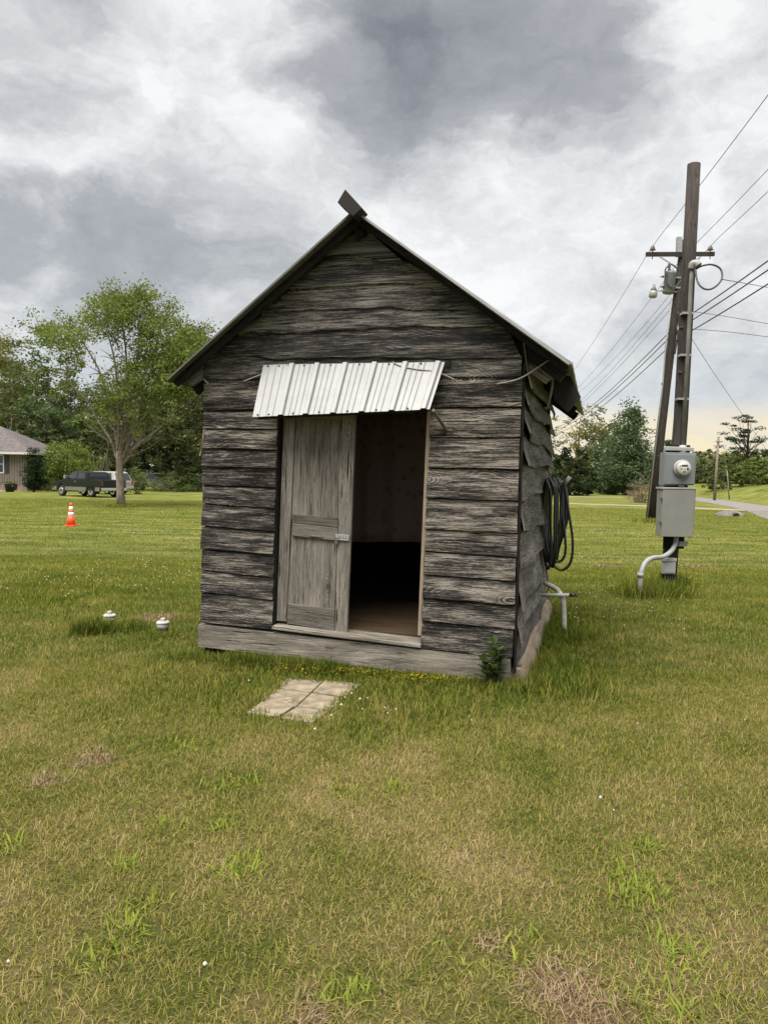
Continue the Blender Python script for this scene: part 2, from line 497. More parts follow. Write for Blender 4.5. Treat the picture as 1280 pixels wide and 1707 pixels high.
def blade_mat(name, lush=0.0, trans=0.3, bright=1.0):
    m = bpy.data.materials.new(name)
    m.use_nodes = True
    m.node_tree.nodes.clear()
    t = NT(m.node_tree)
    P, flat, far, dry, mid = lawn_field(t)
    a = t.n('ShaderNodeAttribute', attribute_name='rnd')
    r = a.outputs['Fac']
    s = t.math('ADD', dry, t.math('MULTIPLY', t.math('SUBTRACT', r, 0.5), 0.42))
    s = t.math('SUBTRACT', s, lush)
    k = bright
    c = t.ramp(s, [(0.24, (0.055 * k, 0.095 * k, 0.012 * k)), (0.38, (0.125 * k, 0.15 * k, 0.024 * k)), (0.50, (0.195 * k, 0.19 * k, 0.042 * k)),
                   (0.62, (0.28 * k, 0.24 * k, 0.075 * k)), (0.78, (0.40 * k, 0.30 * k, 0.15 * k))])
    far_n = t.noise(t.vmath('MULTIPLY', flat, (0.5, 1.0, 1.0)).outputs[0], 0.9, 5, 0.68)
    farc = t.ramp(t.math('ADD', t.math('ADD', t.math('MULTIPLY', mid, 0.4), t.math('MULTIPLY', far_n, 0.75)), t.math('MULTIPLY', t.math('SUBTRACT', r, 0.65), 0.5)),
                  [(0.24, (0.065, 0.10, 0.014)), (0.46, (0.14, 0.17, 0.025)), (0.62, (0.22, 0.225, 0.04)), (0.80, (0.37, 0.32, 0.10))])
    if lush < 0.15:
        c = t.mix(t.math('MULTIPLY', t.smooth(t.sep(P)[1], 5.0, 14.0), 0.9), c, farc)
    d = t.n('ShaderNodeBsdfDiffuse')
    t.set(d, 0, c)
    tr = t.n('ShaderNodeBsdfTranslucent')
    t.set(tr, 0, c)
    ms = t.n('ShaderNodeMixShader')
    ms.inputs[0].default_value = trans
    t.set(ms, 1, d.outputs[0])
    t.set(ms, 2, tr.outputs[0])
    o = t.n('ShaderNodeOutputMaterial')
    t.set(o, 0, ms.outputs[0])
    MATS[name] = m


blade_mat('blade', 0.0)
blade_mat('blade_lush', 0.10, bright=1.0)
leaf_mat('leaf_crab', (0.14, 0.19, 0.026), (0.26, 0.31, 0.055))


# ------------------------------------------------------------------ mesh helpers
class MB:
    def __init__(self):
        self.v, self.f, self.uv, self.sm = [], [], [], []

    def face(self, idx, uvs=None, smooth=False):
        self.f.append(tuple(idx))
        self.uv.append(uvs if uvs is not None else [(0, 0)] * len(idx))
        self.sm.append(smooth)

    def hexa(self, c, grain=0):
        """8 corners: index bit0 = x, bit1 = y, bit2 = z; uv runs along axis `grain`"""
        c = [np.array(p, float) for p in c]
        o = len(self.v)
        self.v += [tuple(p) for p in c]
        fs = [(0, 2, 3, 1), (4, 5, 7, 6), (0, 1, 5, 4), (2, 6, 7, 3), (0, 4, 6, 2), (1, 3, 7, 5)]
        ax = [np.linalg.norm(c[1] - c[0]), np.linalg.norm(c[2] - c[0]), np.linalg.norm(c[4] - c[0])]
        oth = [i for i in range(3) if i != grain]
        for q in fs:
            uvs = []
            for i in q:
                b3 = (i & 1, (i >> 1) & 1, (i >> 2) & 1)
                uvs.append((b3[grain] * ax[grain], b3[oth[0]] * ax[oth[0]] + b3[oth[1]] * ax[oth[1]]))
            self.face([o + i for i in q], uvs)

    def box(self, a, b, grain=None):
        d = [abs(b[i] - a[i]) for i in range(3)]
        if grain is None:
            grain = d.index(max(d))
        lo = [min(a[i], b[i]) for i in range(3)]
        hi = [max(a[i], b[i]) for i in range(3)]
        self.hexa([((hi if i & 1 else lo)[0], (hi if i & 2 else lo)[1], (hi if i & 4 else lo)[2]) for i in range(8)], grain)

    def beam(self, p, q, wd, ht, up=(0, 0, 1)):
        """rectangular bar from p to q"""
        p, q = np.array(p, float), np.array(q, float)
        d = (q - p) / np.linalg.norm(q - p)
        upv = np.array(up, float)
        s = np.cross(d, upv)
        if np.linalg.norm(s) < 1e-5:
            s = np.cross(d, np.array([1.0, 0, 0]))
        s /= np.linalg.norm(s)
        u = np.cross(s, d)
        c = []
        for i in range(8):
            base = q if i & 1 else p
            c.append(base + s * (wd / 2 if i & 2 else -wd / 2) + u * (ht / 2 if i & 4 else -ht / 2))
        self.hexa(c, 0)

    def tube(self, pts, r, seg=8, cap=True, smooth=True):
        pts = [np.array(p, float) for p in pts]
        n = len(pts)
        rs = r if isinstance(r, (list, tuple, np.ndarray)) else [r] * n
        o = len(self.v)
        ref = None
        L = 0.0
        Ls = []
        for i, p in enumerate(pts):
            if i:
                L += np.linalg.norm(p - pts[i - 1])
            Ls.append(L)
            d = pts[min(i + 1, n - 1)] - pts[max(i - 1, 0)]
            d /= (np.linalg.norm(d) + 1e-12)
            if ref is None:
                ref = np.cross(d, np.array([0, 0, 1.0]))
                if np.linalg.norm(ref) < 1e-3:
                    ref = np.array([1.0, 0, 0])
            ref = ref - d * np.dot(ref, d)
            ref /= np.linalg.norm(ref)
            bi = np.cross(d, ref)
            for k in range(seg):
                a = 2 * PI * k / seg
                self.v.append(tuple(p + (ref * math.cos(a) + bi * math.sin(a)) * rs[i]))
        for i in range(n - 1):
            for k in range(seg):
                k2 = (k + 1) % seg
                cr = 2 * PI * max(rs[i], 1e-4) / seg
                self.face((o + i * seg + k, o + i * seg + k2, o + (i + 1) * seg + k2, o + (i + 1) * seg + k),
                          [(Ls[i], k * cr), (Ls[i], (k + 1) * cr), (Ls[i + 1], (k + 1) * cr), (Ls[i + 1], k * cr)], smooth)
        if cap:
            self.face([o + k for k in range(seg)][::-1])
            self.face([o + (n - 1) * seg + k for k in range(seg)])

    def lathe(self, prof, base, axis=(0, 0, 1), seg=20, smooth=True):
        """prof = [(r, h)] turned round axis through base"""
        ax = np.array(axis, float)
        ax /= np.linalg.norm(ax)
        r0 = np.cross(ax, np.array([0, 1.0, 0.0]))
        if np.linalg.norm(r0) < 1e-3:
            r0 = np.array([1.0, 0, 0])
        r0 /= np.linalg.norm(r0)
        r1 = np.cross(ax, r0)
        o = len(self.v)
        for (r, h) in prof:
            for k in range(seg):
                a = 2 * PI * k / seg
                self.v.append(tuple(np.array(base) + ax * h + (r0 * math.cos(a) + r1 * math.sin(a)) * r))
        for i in range(len(prof) - 1):
            for k in range(seg):
                k2 = (k + 1) % seg
                self.face((o + i * seg + k, o + i * seg + k2, o + (i + 1) * seg + k2, o + (i + 1) * seg + k), None, smooth)
        self.face([o + k for k in range(seg)][::-1])
        self.face([o + (len(prof) - 1) * seg + k for k in range(seg)])

    def prism(self, poly, d):
        """planar polygon (3D points) pushed along vector d"""
        o = len(self.v)
        n = len(poly)
        d = np.array(d, float)
        self.v += [tuple(np.array(p, float)) for p in poly] + [tuple(np.array(p, float) + d) for p in poly]
        P = [np.array(p, float) for p in poly]
        e1 = P[1] - P[0]
        e1 /= np.linalg.norm(e1)
        uvs = [(float(np.dot(p - P[0], e1)), float(np.linalg.norm((p - P[0]) - e1 * np.dot(p - P[0], e1)))) for p in P]
        self.face([o + i for i in range(n)][::-1], uvs[::-1])
        self.face([o + n + i for i in range(n)], uvs)
        for i in range(n):
            j = (i + 1) % n
            self.face((o + i, o + j, o + n + j, o + n + i), [uvs[i], uvs[j], uvs[j], uvs[i]])

    def grid(self, fn, nu, nv, thick=None, smooth=True):
        """fn(s,t)->point; optional thickness vector makes it a closed shell"""
        o = len(self.v)
        P = [[np.array(fn(i / nu, j / nv), float) for j in range(nv + 1)] for i in range(nu + 1)]
        Lu = np.linalg.norm(P[nu][0] - P[0][0])
        Lv = np.linalg.norm(P[0][nv] - P[0][0])
        for i in range(nu + 1):
            for j in range(nv + 1):
                self.v.append(tuple(P[i][j]))
        W = nv + 1
        for i in range(nu):
            for j in range(nv):
                q = [(i, j), (i + 1, j), (i + 1, j + 1), (i, j + 1)]
                self.face([o + a * W + c for a, c in q], [(a / nu * Lu, c / nv * Lv) for a, c in q], smooth)
        if thick is not None:
            th = np.array(thick, float)
            o2 = len(self.v)
            for i in range(nu + 1):
                for j in range(nv + 1):
                    self.v.append(tuple(P[i][j] + th))
            for i in range(nu):
                for j in range(nv):
                    q = [(i, j), (i, j + 1), (i + 1, j + 1), (i + 1, j)]
                    self.face([o2 + a * W + c for a, c in q], [(a / nu * Lu, c / nv * Lv) for a, c in q], smooth)
            for i in range(nu):
                self.face((o + i * W, o2 + i * W, o2 + (i + 1) * W, o + (i + 1) * W))
                self.face((o + i * W + nv, o + (i + 1) * W + nv, o2 + (i + 1) * W + nv, o2 + i * W + nv))
            for j in range(nv):
                self.face((o + j, o + j + 1, o2 + j + 1, o2 + j))
                self.face((o + nu * W + j, o2 + nu * W + j, o2 + nu * W + j + 1, o + nu * W + j + 1))

    def build(self, name, mat, parent=None, loc=None, bevel=0.0):
        me = bpy.data.meshes.new(name)
        me.from_pydata(self.v, [], self.f)
        uvl = me.uv_layers.new(name='UVMap')
        flat = [c for f in self.uv for p in f for c in p]
        uvl.data.foreach_set('uv', flat)
        me.polygons.foreach_set('use_smooth', self.sm)
        me.materials.append(MATS[mat])
        me.update()
        bm = bmesh.new()
        bm.from_mesh(me)
        bmesh.ops.recalc_face_normals(bm, faces=bm.faces)
        bm.to_mesh(me)
        bm.free()
        o = bpy.data.objects.new(name, me)
        COL.objects.link(o)
        if parent is not None:
            o.parent = parent
        if loc is not None:
            o.location = loc
        if bevel:
            md = o.modifiers.new('bevel', 'BEVEL')
            md.width = bevel
            md.segments = 2
            md.limit_method = 'ANGLE'
        return o


def tag(o, label=None, cat=None, group=None, kind=None):
    if label:
        o['label'] = label
    if cat:
        o['category'] = cat
    if group:
        o['group'] = group
    if kind:
        o['kind'] = kind
    return o


def empty(name, loc, label, cat, group=None, rz=0.0):
    o = bpy.data.objects.new(name, None)
    o.empty_display_size = 0.2
    o.location = loc
    o.rotation_euler = (0, 0, rz)
    COL.objects.link(o)
    return tag(o, label, cat, group)


def bez(p0, p1, p2, p3, n=10):
    p0, p1, p2, p3 = [np.array(p, float) for p in (p0, p1, p2, p3)]
    r = []
    for i in range(n + 1):
        s = i / n
        r.append((1 - s) ** 3 * p0 + 3 * (1 - s) ** 2 * s * p1 + 3 * (1 - s) * s * s * p2 + s ** 3 * p3)
    return r


def smooth_path(pts, n=8):
    P = [np.array(p, float) for p in pts]
    P = [2 * P[0] - P[1]] + P + [2 * P[-1] - P[-2]]
    r = []
    for i in range(1, len(P) - 2):
        a, b_, c, d = P[i - 1], P[i], P[i + 1], P[i + 2]
        for k in range(n):
            s = k / n
            r.append(0.5 * (2 * b_ + (c - a) * s + (2 * a - 5 * b_ + 4 * c - d) * s * s + (3 * b_ - a - 3 * c + d) * s ** 3))
    r.append(P[-2])
    return r


def fast_mesh(name, verts, quads=None, tris=None, rnd=None, mat=None, mats=None, midx=None):
    """big meshes straight from numpy"""
    me = bpy.data.meshes.new(name)
    nv = len(verts)
    me.vertices.add(nv)
    me.vertices.foreach_set('co', np.asarray(verts, np.float32).ravel())
    loops, starts = [], []
    pos = 0
    if quads is not None and len(quads):
        loops.append(np.asarray(quads, np.int32).ravel())
        starts.append(np.arange(len(quads), dtype=np.int32) * 4)
        pos = len(quads) * 4
    if tris is not None and len(tris):
        loops.append(np.asarray(tris, np.int32).ravel())
        starts.append(pos + np.arange(len(tris), dtype=np.int32) * 3)
    loops = np.concatenate(loops)
    starts = np.concatenate(starts)
    me.loops.add(len(loops))
    me.loops.foreach_set('vertex_index', loops)
    me.polygons.add(len(starts))
    me.polygons.foreach_set('loop_start', starts)
    if rnd is not None:
        a = me.attributes.new('rnd', 'FLOAT', 'POINT')
        a.data.foreach_set('value', np.asarray(rnd, np.float32))
    me.materials.append(MATS[mat])
    me.update(calc_edges=True)
    return me


def link_mesh(name, me, parent=None):
    o = bpy.data.objects.new(name, me)
    COL.objects.link(o)
    if parent is not None:
        o.parent = parent
    return o


def rot_basis(n, rng):
    """random orthonormal pairs"""
    a = rng.normal(size=(n, 3))
    a /= np.linalg.norm(a, axis=1, keepdims=True)
    b_ = rng.normal(size=(n, 3))
    b_ -= a * (a * b_).sum(1, keepdims=True)
    b_ /= np.linalg.norm(b_, axis=1, keepdims=True)
    return a, b_


def leaf_mesh(name, ctr, size, rng, mat, rnd, flat=0.0, droop=0.0, aspect=0.55):
    n = len(ctr)
    a, b_ = rot_basis(n, rng)
    if flat:
        a[:, 2] *= (1 - flat)
        b_[:, 2] *= (1 - flat)
    if droop:
        a[:, 2] -= droop
        a /= np.linalg.norm(a, axis=1, keepdims=True)
    s = size * rng.uniform(0.6, 1.4, (n, 1))
    V = np.empty((n, 4, 3), np.float32)
    V[:, 0] = ctr - a * s * 0.5
    V[:, 1] = ctr + b_ * s * aspect * 0.5
    V[:, 2] = ctr + a * s * 0.5
    V[:, 3] = ctr - b_ * s * aspect * 0.5
    q = np.arange(n * 4, dtype=np.int32).reshape(n, 4)
    return fast_mesh(name, V.reshape(-1, 3), quads=q, rnd=np.repeat(rnd, 4), mat=mat)


def vnoise(x, seed=0):
    """smooth 1D noise, -1..1"""
    i = math.floor(x)
    f = x - i

    def h(k):
        q = math.sin((k * 127.1 + seed * 311.7)) * 43758.5453
        return (q - math.floor(q)) * 2 - 1
    f = f * f * (3 - 2 * f)
    return h(i) * (1 - f) + h(i + 1) * f


# ------------------------------------------------------------------ the ground and the road
def ground_h(x, y):
    """gentle bank on the far right beyond the road, flat elsewhere"""
    h = 0.0
    if y > 40 and x > 15:
        rx = float(np.interp(y, [40, 46, 60, 73, 85, 140], [21, 24.5, 28.5, 31.5, 33.5, 34]))
        c = min(1.0, max(0.0, (x - rx - 4.5) / 9.0))
        a = min(1.0, max(0.0, (y - 46) / 14.0))
        c = c * c * (3 - 2 * c)
        h += 1.7 * c * a
    return h


mb = MB()
xs = [-900, -400, -200, -120] + list(np.arange(-80, 81, 2.0)) + [120, 200, 400, 900]
ys = [-60, -20] + list(np.arange(0, 141, 2.0)) + [180, 300, 600, 1200]
for y in ys:
    for x in xs:
        mb.v.append((x, y, ground_h(x, y)))
W_ = len(xs)
for j in range(len(ys) - 1):
    for i in range(W_ - 1):
        mb.face((j * W_ + i, j * W_ + i + 1, (j + 1) * W_ + i + 1, (j + 1) * W_ + i), None, True)
tag(mb.build('ground', 'lawn_soil'), 'mown lawn with dry patches round the old shed', kind='structure')


def ribbon(name, pts, wd, mat, label, z=0.012):
    mb = MB()
    P = smooth_path([(p[0], p[1], 0) for p in pts], 8)
    for i, p in enumerate(P):
        d = P[min(i + 1, len(P) - 1)] - P[max(i - 1, 0)]
        d /= np.linalg.norm(d)
        s = np.array([d[1], -d[0], 0])
        wl = wd * (1 + 0.06 * vnoise(i * 0.7, 3))
        for q in (-0.5, 0.5):
            e = p + s * wl * q
            mb.v.append((e[0], e[1], ground_h(e[0], e[1]) + z))
    for i in range(len(P) - 1):
        mb.face((2 * i, 2 * i + 1, 2 * i + 3, 2 * i + 2), None, True)
    return tag(mb.build(name, mat), label, kind='structure')


def gxy(px, py):
    p = on_ground(px, py)
    return (p[0], p[1])


ribbon('road', [gxy(1420, 890), gxy(1330, 864), gxy(1280, 850), gxy(1220, 840), gxy(1165, 832), gxy(1120, 827.5), gxy(1070, 825)], 3.4, 'road', 'grey lane curving away to the right behind the poles', 0.016)
ribbon('driveway', [gxy(1300, 853), gxy(1220, 850), gxy(1130, 846), gxy(1010, 841.5), gxy(900, 839), gxy(700, 838)], 2.4, 'gravel_track', 'pale gravel driveway crossing the lawn behind the poles', 0.010)
ribbon('farm_track', [gxy(1075, 829.5), gxy(990, 828.5), gxy(880, 828)], 2.4, 'gravel_track', 'thin pale track along the far edge of the lawn', 0.010)
ribbon('house_path', [gxy(-60, 819), gxy(0, 818.5), gxy(45, 817)], 2.2, 'gravel_track', 'pale path in front of the house', 0.010)

# ------------------------------------------------------------------ the shed
YAW = math.radians(16)
ex = np.array([math.cos(YAW), -math.sin(YAW), 0])      # along the front, left to right
ey = np.array([math.sin(YAW), math.cos(YAW), 0])       # into the shed
ez = np.array([0, 0, 1.0])
O = at(336, 1060, 6.45)
O[2] = 0.0


def loc(px, py, wdep=0.0):
    """pixel -> shed-local (u, w, h) on the plane at depth wdep behind the front face"""
    d = ray(px, py)
    s = (np.dot(O - CAM, ey) + wdep) / np.dot(d, ey)
    q = CAM + d * s - O
    return np.array([np.dot(q, ex), wdep, q[2]])


def loc_u(px, py, u):
    """pixel -> shed-local on the plane u = const (parallel to the side walls)"""
    d = ray(px, py)
    s = (np.dot(O - CAM, ex) + u) / np.dot(d, ex)
    q = CAM + d * s - O
    return np.array([u, np.dot(q, ey), q[2]])


def to_world(p):
    return O + ex * p[0] + ey * p[1] + ez * p[2]


shed = empty('wooden_shed', tuple(O), 'weathered grey plank shed with gable roof and half open doorway', 'shed', rz=-YAW)

cl_t, cl_b = loc(343, 594), loc(336, 1037)
cr_t, cr_b = loc(871, 597), loc(855, 1100)


def uL(h):
    return cl_b[0] + (cl_t[0] - cl_b[0]) * (h - cl_b[2]) / (cl_t[2] - cl_b[2])


def uR(h):
    return cr_b[0] + (cr_t[0] - cr_b[0]) * (h - cr_b[2]) / (cr_t[2] - cr_b[2])


DEP = 3.7                       # depth of the shed
OVH = 0.26                      # roof overhang at the gable
rg = loc(591, 352, -OVH)        # ridge, eaves at the front edge of the roof
el_ = loc(276, 634, -OVH)
er_ = loc(953, 607, -OVH)


def roof_h(u):
    if u < rg[0]:
        return el_[2] + (u - el_[0]) * (rg[2] - el_[2]) / (rg[0] - el_[0])
    return rg[2] + (u - rg[0]) * (er_[2] - rg[2]) / (er_[0] - rg[0])


def line(pts):
    """pixel polyline on the front face -> function h(u)"""
    L = sorted([tuple(loc(x, y)[[0, 2]]) for x, y in pts])
    us, hs = [p[0] for p in L], [p[1] for p in L]

    def f(u):
        if u <= us[0]:
            sl = (hs[1] - hs[0]) / (us[1] - us[0])
            return hs[0] + sl * (u - us[0])
        if u >= us[-1]:
            sl = (hs[-1] - hs[-2]) / (us[-1] - us[-2])
            return hs[-1] + sl * (u - us[-1])
        return float(np.interp(u, us, hs))
    return f


pid = [0]


def plank(top, bot, u0, u1, wav=0.004, out=0.026, mat='wood_front', n=26, clip=False, parent=shed, name='plank', lap=0.018, crooked=0.0):
    """a lapped board of the front: u0/u1 may be functions of h"""
    pid[0] += 1
    sd_ = pid[0] * 3.7
    f0 = u0 if callable(u0) else (lambda h: u0)
    f1 = u1 if callable(u1) else (lambda h: u1)
    mb = MB()
    rows = []
    um = 0.5 * (f0(1.5) + f1(1.5))
    jl = random.uniform(-0.006, 0.006)
    jr = random.uniform(-0.006, 0.006)
    for i in range(n + 1):
        s = i / n
        ht_m, hb_m = top(um), bot(um)
        ut = f0(ht_m) + jl + (f1(ht_m) + jr - f0(ht_m) - jl) * s
        ub = f0(hb_m) + jl + (f1(hb_m) + jr - f0(hb_m) - jl) * s
        ht = top(ut) + lap
        hb = bot(ub) + wav * (vnoise(ub * 4.1, sd_) + 0.6 * vnoise(ub * 11.0, sd_ + 1)) + 0.0015 * vnoise(ub * 40, sd_)
        if clip:
            ht = min(ht, roof_h(ut) - 0.015)
            hb = min(hb, ht - 0.004)
        bow = 0.004 * vnoise(ub * 2.0, sd_ + 5)
        rows.append([(ut, 0.0, ht), (ut, -0.010, ht), (0.4 * ut + 0.6 * ub, -(out * 0.7 + 0.004) + bow, 0.4 * ht + 0.6 * hb), (ub, -out + bow, hb + 0.004), (ub, -out + 0.004 + bow, hb), (ub, 0.0, hb)])
    k = 6
    vv = 0.0
    for r in rows:
        mb.v += r
    cum = [0]
    for a in range(1, k):
        cum.append(cum[-1] + np.linalg.norm(np.array(rows[0][a]) - np.array(rows[0][a - 1])))
    for i in range(n):
        for a in range(k):
            b_ = (a + 1) % k
            q = [(i, a), (i, b_), (i + 1, b_), (i + 1, a)]
            mb.face([x * k + y for x, y in q], [(rows[x][0][0], (rows[x][y][2])) for x, y in q])
    mb.face([a for a in range(k)], [(rows[0][a][1] * 0.3, rows[0][a][2]) for a in range(k)])
    mb.face([n * k + a for a in range(k)][::-1], [(rows[n][a][1] * 0.3 + 3, rows[n][a][2]) for a in range(k)][::-1])
    return mb.build(name, mat, parent)


# gable boards, waney lower edges
G = [line([(505, 438), (535, 431), (560, 427), (600, 428), (640, 437), (700, 441)]),
     line([(440, 486), (490, 484), (560, 479), (650, 473), (745, 474)]),
     line([(400, 525), (470, 522), (560, 517), (640, 515), (700, 516), (810, 518)]),
     line([(360, 561), (440, 556), (520, 553), (600, 550), (700, 547), (845, 548)]),
     line([(343, 594), (450, 597), (560, 598), (700, 598), (870, 597)])]


def roofL(h):
    return max(uL(h), el_[0] + (h - el_[2]) * (rg[0] - el_[0]) / (rg[2] - el_[2])) + 0.01


def roofR(h):
    return min(uR(h), rg[0] + (h - rg[2]) * (er_[0] - rg[0]) / (er_[2] - rg[2])) - 0.01


topg = line([(500, 372), (700, 372)])
gtops = [topg] + G[:-1]
for i, (tp, bt) in enumerate(zip(gtops, G)):
    plank(tp, bt, roofL, roofR, wav=0.014, out=0.034 + 0.004 * (i % 2), mat='wood_gable', n=44, clip=True)
# full-width boards over the doorway
f633 = line([(343, 634), (470, 631), (700, 631), (868, 630)])
f682 = line([(343, 684), (868, 679)])
plank(G[-1], f633, uL, uR, wav=0.009, out=0.030, mat='wood_gable', n=40)
plank(f633, f682, uL, uR, wav=0.004, mat='wood_front', n=40)
# left of the doorway
dl = loc(463, 800)[0]
dr = loc(716, 800)[0]
dlt, dlb = loc(464, 700)[0], loc(455, 1045)[0]
drt, drb = loc(718, 700)[0], loc(702, 1080)[0]
hdt, hdb = loc(464, 700)[2], loc(455, 1045)[2]


def uDL(h):
    return dlb + (dlt - dlb) * (h - hdb) / (hdt - hdb)


def uDR(h):
    return drb + (drt - drb) * (h - hdb) / (hdt - hdb)


Lb = [(684, 683), (715, 715), (747, 750), (778, 780), (808, 813), (839, 847), (876, 886), (914, 924), (950, 963), (986, 1000), (1037, 1049)]
Lf = [line([(340, a), (460, b_)]) for a, b_ in Lb]
for i in range(len(Lf) - 1):
    plank(Lf[i], Lf[i + 1], uL, uDL, wav=0.003, out=0.024 + 0.012 * random.random(), n=20, lap=-0.009)
Rb = [(680, 679), (729, 729), (780, 782), (830, 835), (882, 888), (919, 929), (958, 969), (997, 1008), (1035, 1049), (1082, 1096)]
Rf = [line([(718, a), (862, b_)]) for a, b_ in Rb]
for i in range(len(Rf) - 1):
    plank(Rf[i], Rf[i + 1], uDR, uR, wav=0.003, out=0.024 + 0.012 * random.random(), n=20, lap=-0.009)

# added dark backing, its near-black colour stands in for shade in the open joints
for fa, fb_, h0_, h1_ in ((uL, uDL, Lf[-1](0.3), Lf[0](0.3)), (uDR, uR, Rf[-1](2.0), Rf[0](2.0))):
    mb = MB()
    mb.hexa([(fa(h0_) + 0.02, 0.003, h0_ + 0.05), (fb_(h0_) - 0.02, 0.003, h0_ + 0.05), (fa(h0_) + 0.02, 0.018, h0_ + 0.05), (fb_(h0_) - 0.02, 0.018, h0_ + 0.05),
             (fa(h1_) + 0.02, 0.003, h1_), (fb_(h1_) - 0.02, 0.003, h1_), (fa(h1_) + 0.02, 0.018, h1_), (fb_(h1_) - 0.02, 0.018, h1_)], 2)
    mb.build('added_backing', 'interior', shed)

# sill beam along the base
mb = MB()
a0, a1 = loc(331, 1040, -0.03), loc(850, 1098, -0.03)
b0, b1 = loc(331, 1077, -0.03), loc(850, 1142, -0.03)
n = 30
rows = []
for i in range(n + 1):
    s = i / n
    tp = a0 + (a1 - a0) * s
    bt = b0 + (b1 - b0) * s
    wv1 = 0.004 * vnoise(i * 0.5, 4)
    tw = 0.002 * vnoise(i * 0.8, 9)
    rows.append([(tp[0], -0.034 + tw, tp[2] - 0.006), (bt[0], -0.036 - tw, bt[2] + wv1), (bt[0], 0.12, bt[2] + wv1), (tp[0], 0.12, tp[2] - 0.006)])
for r in rows:
    mb.v += r
for i in range(n):
    for a in range(4):
        c = (a + 1) % 4
        q = [(i, a), (i, c), (i + 1, c), (i + 1, a)]
        mb.face([x * 4 + y for x, y in q], [(rows[x][0][0], rows[x][y][2] + rows[x][y][1]) for x, y in q])
mb.face((0, 1, 2, 3))
mb.face((n * 4 + 3, n * 4 + 2, n * 4 + 1, n * 4))
mb.build('sill_beam', 'wood_sill', shed)

# threshold board under the door, a little proud of the beam
p0, p1 = loc(453, 1043, -0.055), loc(701, 1074, -0.055)
mb = MB()
mb.hexa([(p0[0], -0.055, p0[2] - 0.032), (p1[0], -0.055, p1[2] - 0.032), (p0[0], 0.16, p0[2] - 0.032), (p1[0], 0.16, p1[2] - 0.032),
         (p0[0], -0.055, p0[2] - 0.004), (p1[0], -0.055, p1[2] - 0.004), (p0[0], 0.16, p0[2] + 0.004), (p1[0], 0.16, p1[2] + 0.004)], 0)
mb.build('threshold', 'wood_sill', shed, bevel=0.004)
FL = 0.5 * (p0[2] + p1[2])      # floor level

# floor
WD = uR(0.5)
fb = MB()
nb = 9
for i in range(nb):
    y0 = 0.17 + i * (DEP - 0.25) / nb
    fb = MB()
    fb.box((0.08, y0, FL - 0.03), (WD - 0.08, y0 + (DEP - 0.25) / nb - 0.006, FL + 0.0), 0)
    fb.build('floor_board', 'wood_floor', shed)

# jambs and header inside the planks
hh = loc(600, 683)[2]
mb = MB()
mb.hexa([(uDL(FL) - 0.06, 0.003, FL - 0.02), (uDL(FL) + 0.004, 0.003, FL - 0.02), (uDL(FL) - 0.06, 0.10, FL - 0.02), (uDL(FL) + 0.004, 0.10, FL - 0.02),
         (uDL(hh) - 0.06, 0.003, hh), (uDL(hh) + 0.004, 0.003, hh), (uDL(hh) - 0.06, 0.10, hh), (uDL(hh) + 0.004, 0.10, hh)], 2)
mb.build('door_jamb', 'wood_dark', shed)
mb = MB()
hq = loc(716, 1060)[2]
mb.hexa([(uDR(hq) - 0.030, -0.012, hq), (uDR(hq) + 0.003, -0.012, hq), (uDR(hq) - 0.030, 0.10, hq), (uDR(hq) + 0.003, 0.10, hq),
         (uDR(hh) - 0.030, -0.012, hh), (uDR(hh) + 0.003, -0.012, hh), (uDR(hh) - 0.030, 0.10, hh), (uDR(hh) + 0.003, 0.10, hh)], 2)
tag(mb.build('door_jamb', 'wood_tan', shed), 'pale door jamb on the right of the doorway')
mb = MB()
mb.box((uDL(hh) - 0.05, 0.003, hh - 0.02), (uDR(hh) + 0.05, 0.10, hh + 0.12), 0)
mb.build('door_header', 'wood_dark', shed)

# the door leaf, shut over the left half of the opening
door = bpy.data.objects.new('door', None)
COL.objects.link(door)
door.parent = shed
tag(door, 'pale grey panelled door with rails and a hasp')
DW = 0.045


def dpiece(name, c, w0=DW, th=0.035, mat='wood_door', vert=True, parent=door):
    """piece of the door from four pixels: tl, tr, br, bl"""
    P4 = [loc(x, y, w0) for x, y in c]
    mb = MB()
    tl, tr, br, bl = P4

    def bk(p):
        return (p[0], p[1] + th, p[2])
    mb.hexa([bl, br, bk(bl), bk(br), tl, tr, bk(tl), bk(tr)], 2 if vert else 0)
    return mb.build(name, mat, parent, bevel=0.003)


dpiece('stile', [(473, 690), (492, 690), (477, 1036), (461, 1035)])
dpiece('stile', [(568, 690), (593, 690), (578, 1055), (558, 1053)])
dpiece('panel', [(492, 690), (568, 690), (563, 870), (486, 866)], w0=DW + 0.014, th=0.015)
dpiece('panel', [(486, 890), (561, 897), (558, 1020), (479, 1007)], w0=DW + 0.014, th=0.015)
dpiece('rail', [(488, 857), (563.5, 864), (563, 879), (487, 871)], w0=DW - 0.012, vert=False)
dpiece('rail', [(487, 872), (563, 880), (562, 901), (486, 893)], w0=DW - 0.014, vert=False)
dpiece('rail', [(480, 1006), (557.5, 1016), (557, 1053), (478, 1039)], w0=DW - 0.004, vert=False)
dpiece('top_rail', [(492, 683), (568, 683), (568, 699), (492, 699)], w0=DW + 0.002, vert=False)
hs_ = bpy.data.objects.new('hasp', None)
COL.objects.link(hs_)
hs_.parent = door
dpiece('strap', [(559, 890), (582, 892), (581, 902), (559, 900)], w0=DW - 0.020, th=0.004, mat='metal_galv', vert=False, parent=hs_)
mb = MB()
q = loc(561, 897, DW - 0.03)
mb.tube(smooth_path([q + (-0.012, 0.02, 0), q + (-0.012, -0.012, 0), q + (0.012, -0.012, 0), q + (0.012, 0.02, 0)], 4), 0.004, 6)
mb.build('staple', 'metal_rust', hs_)
mb = MB()
q = loc(561, 899, DW - 0.025)
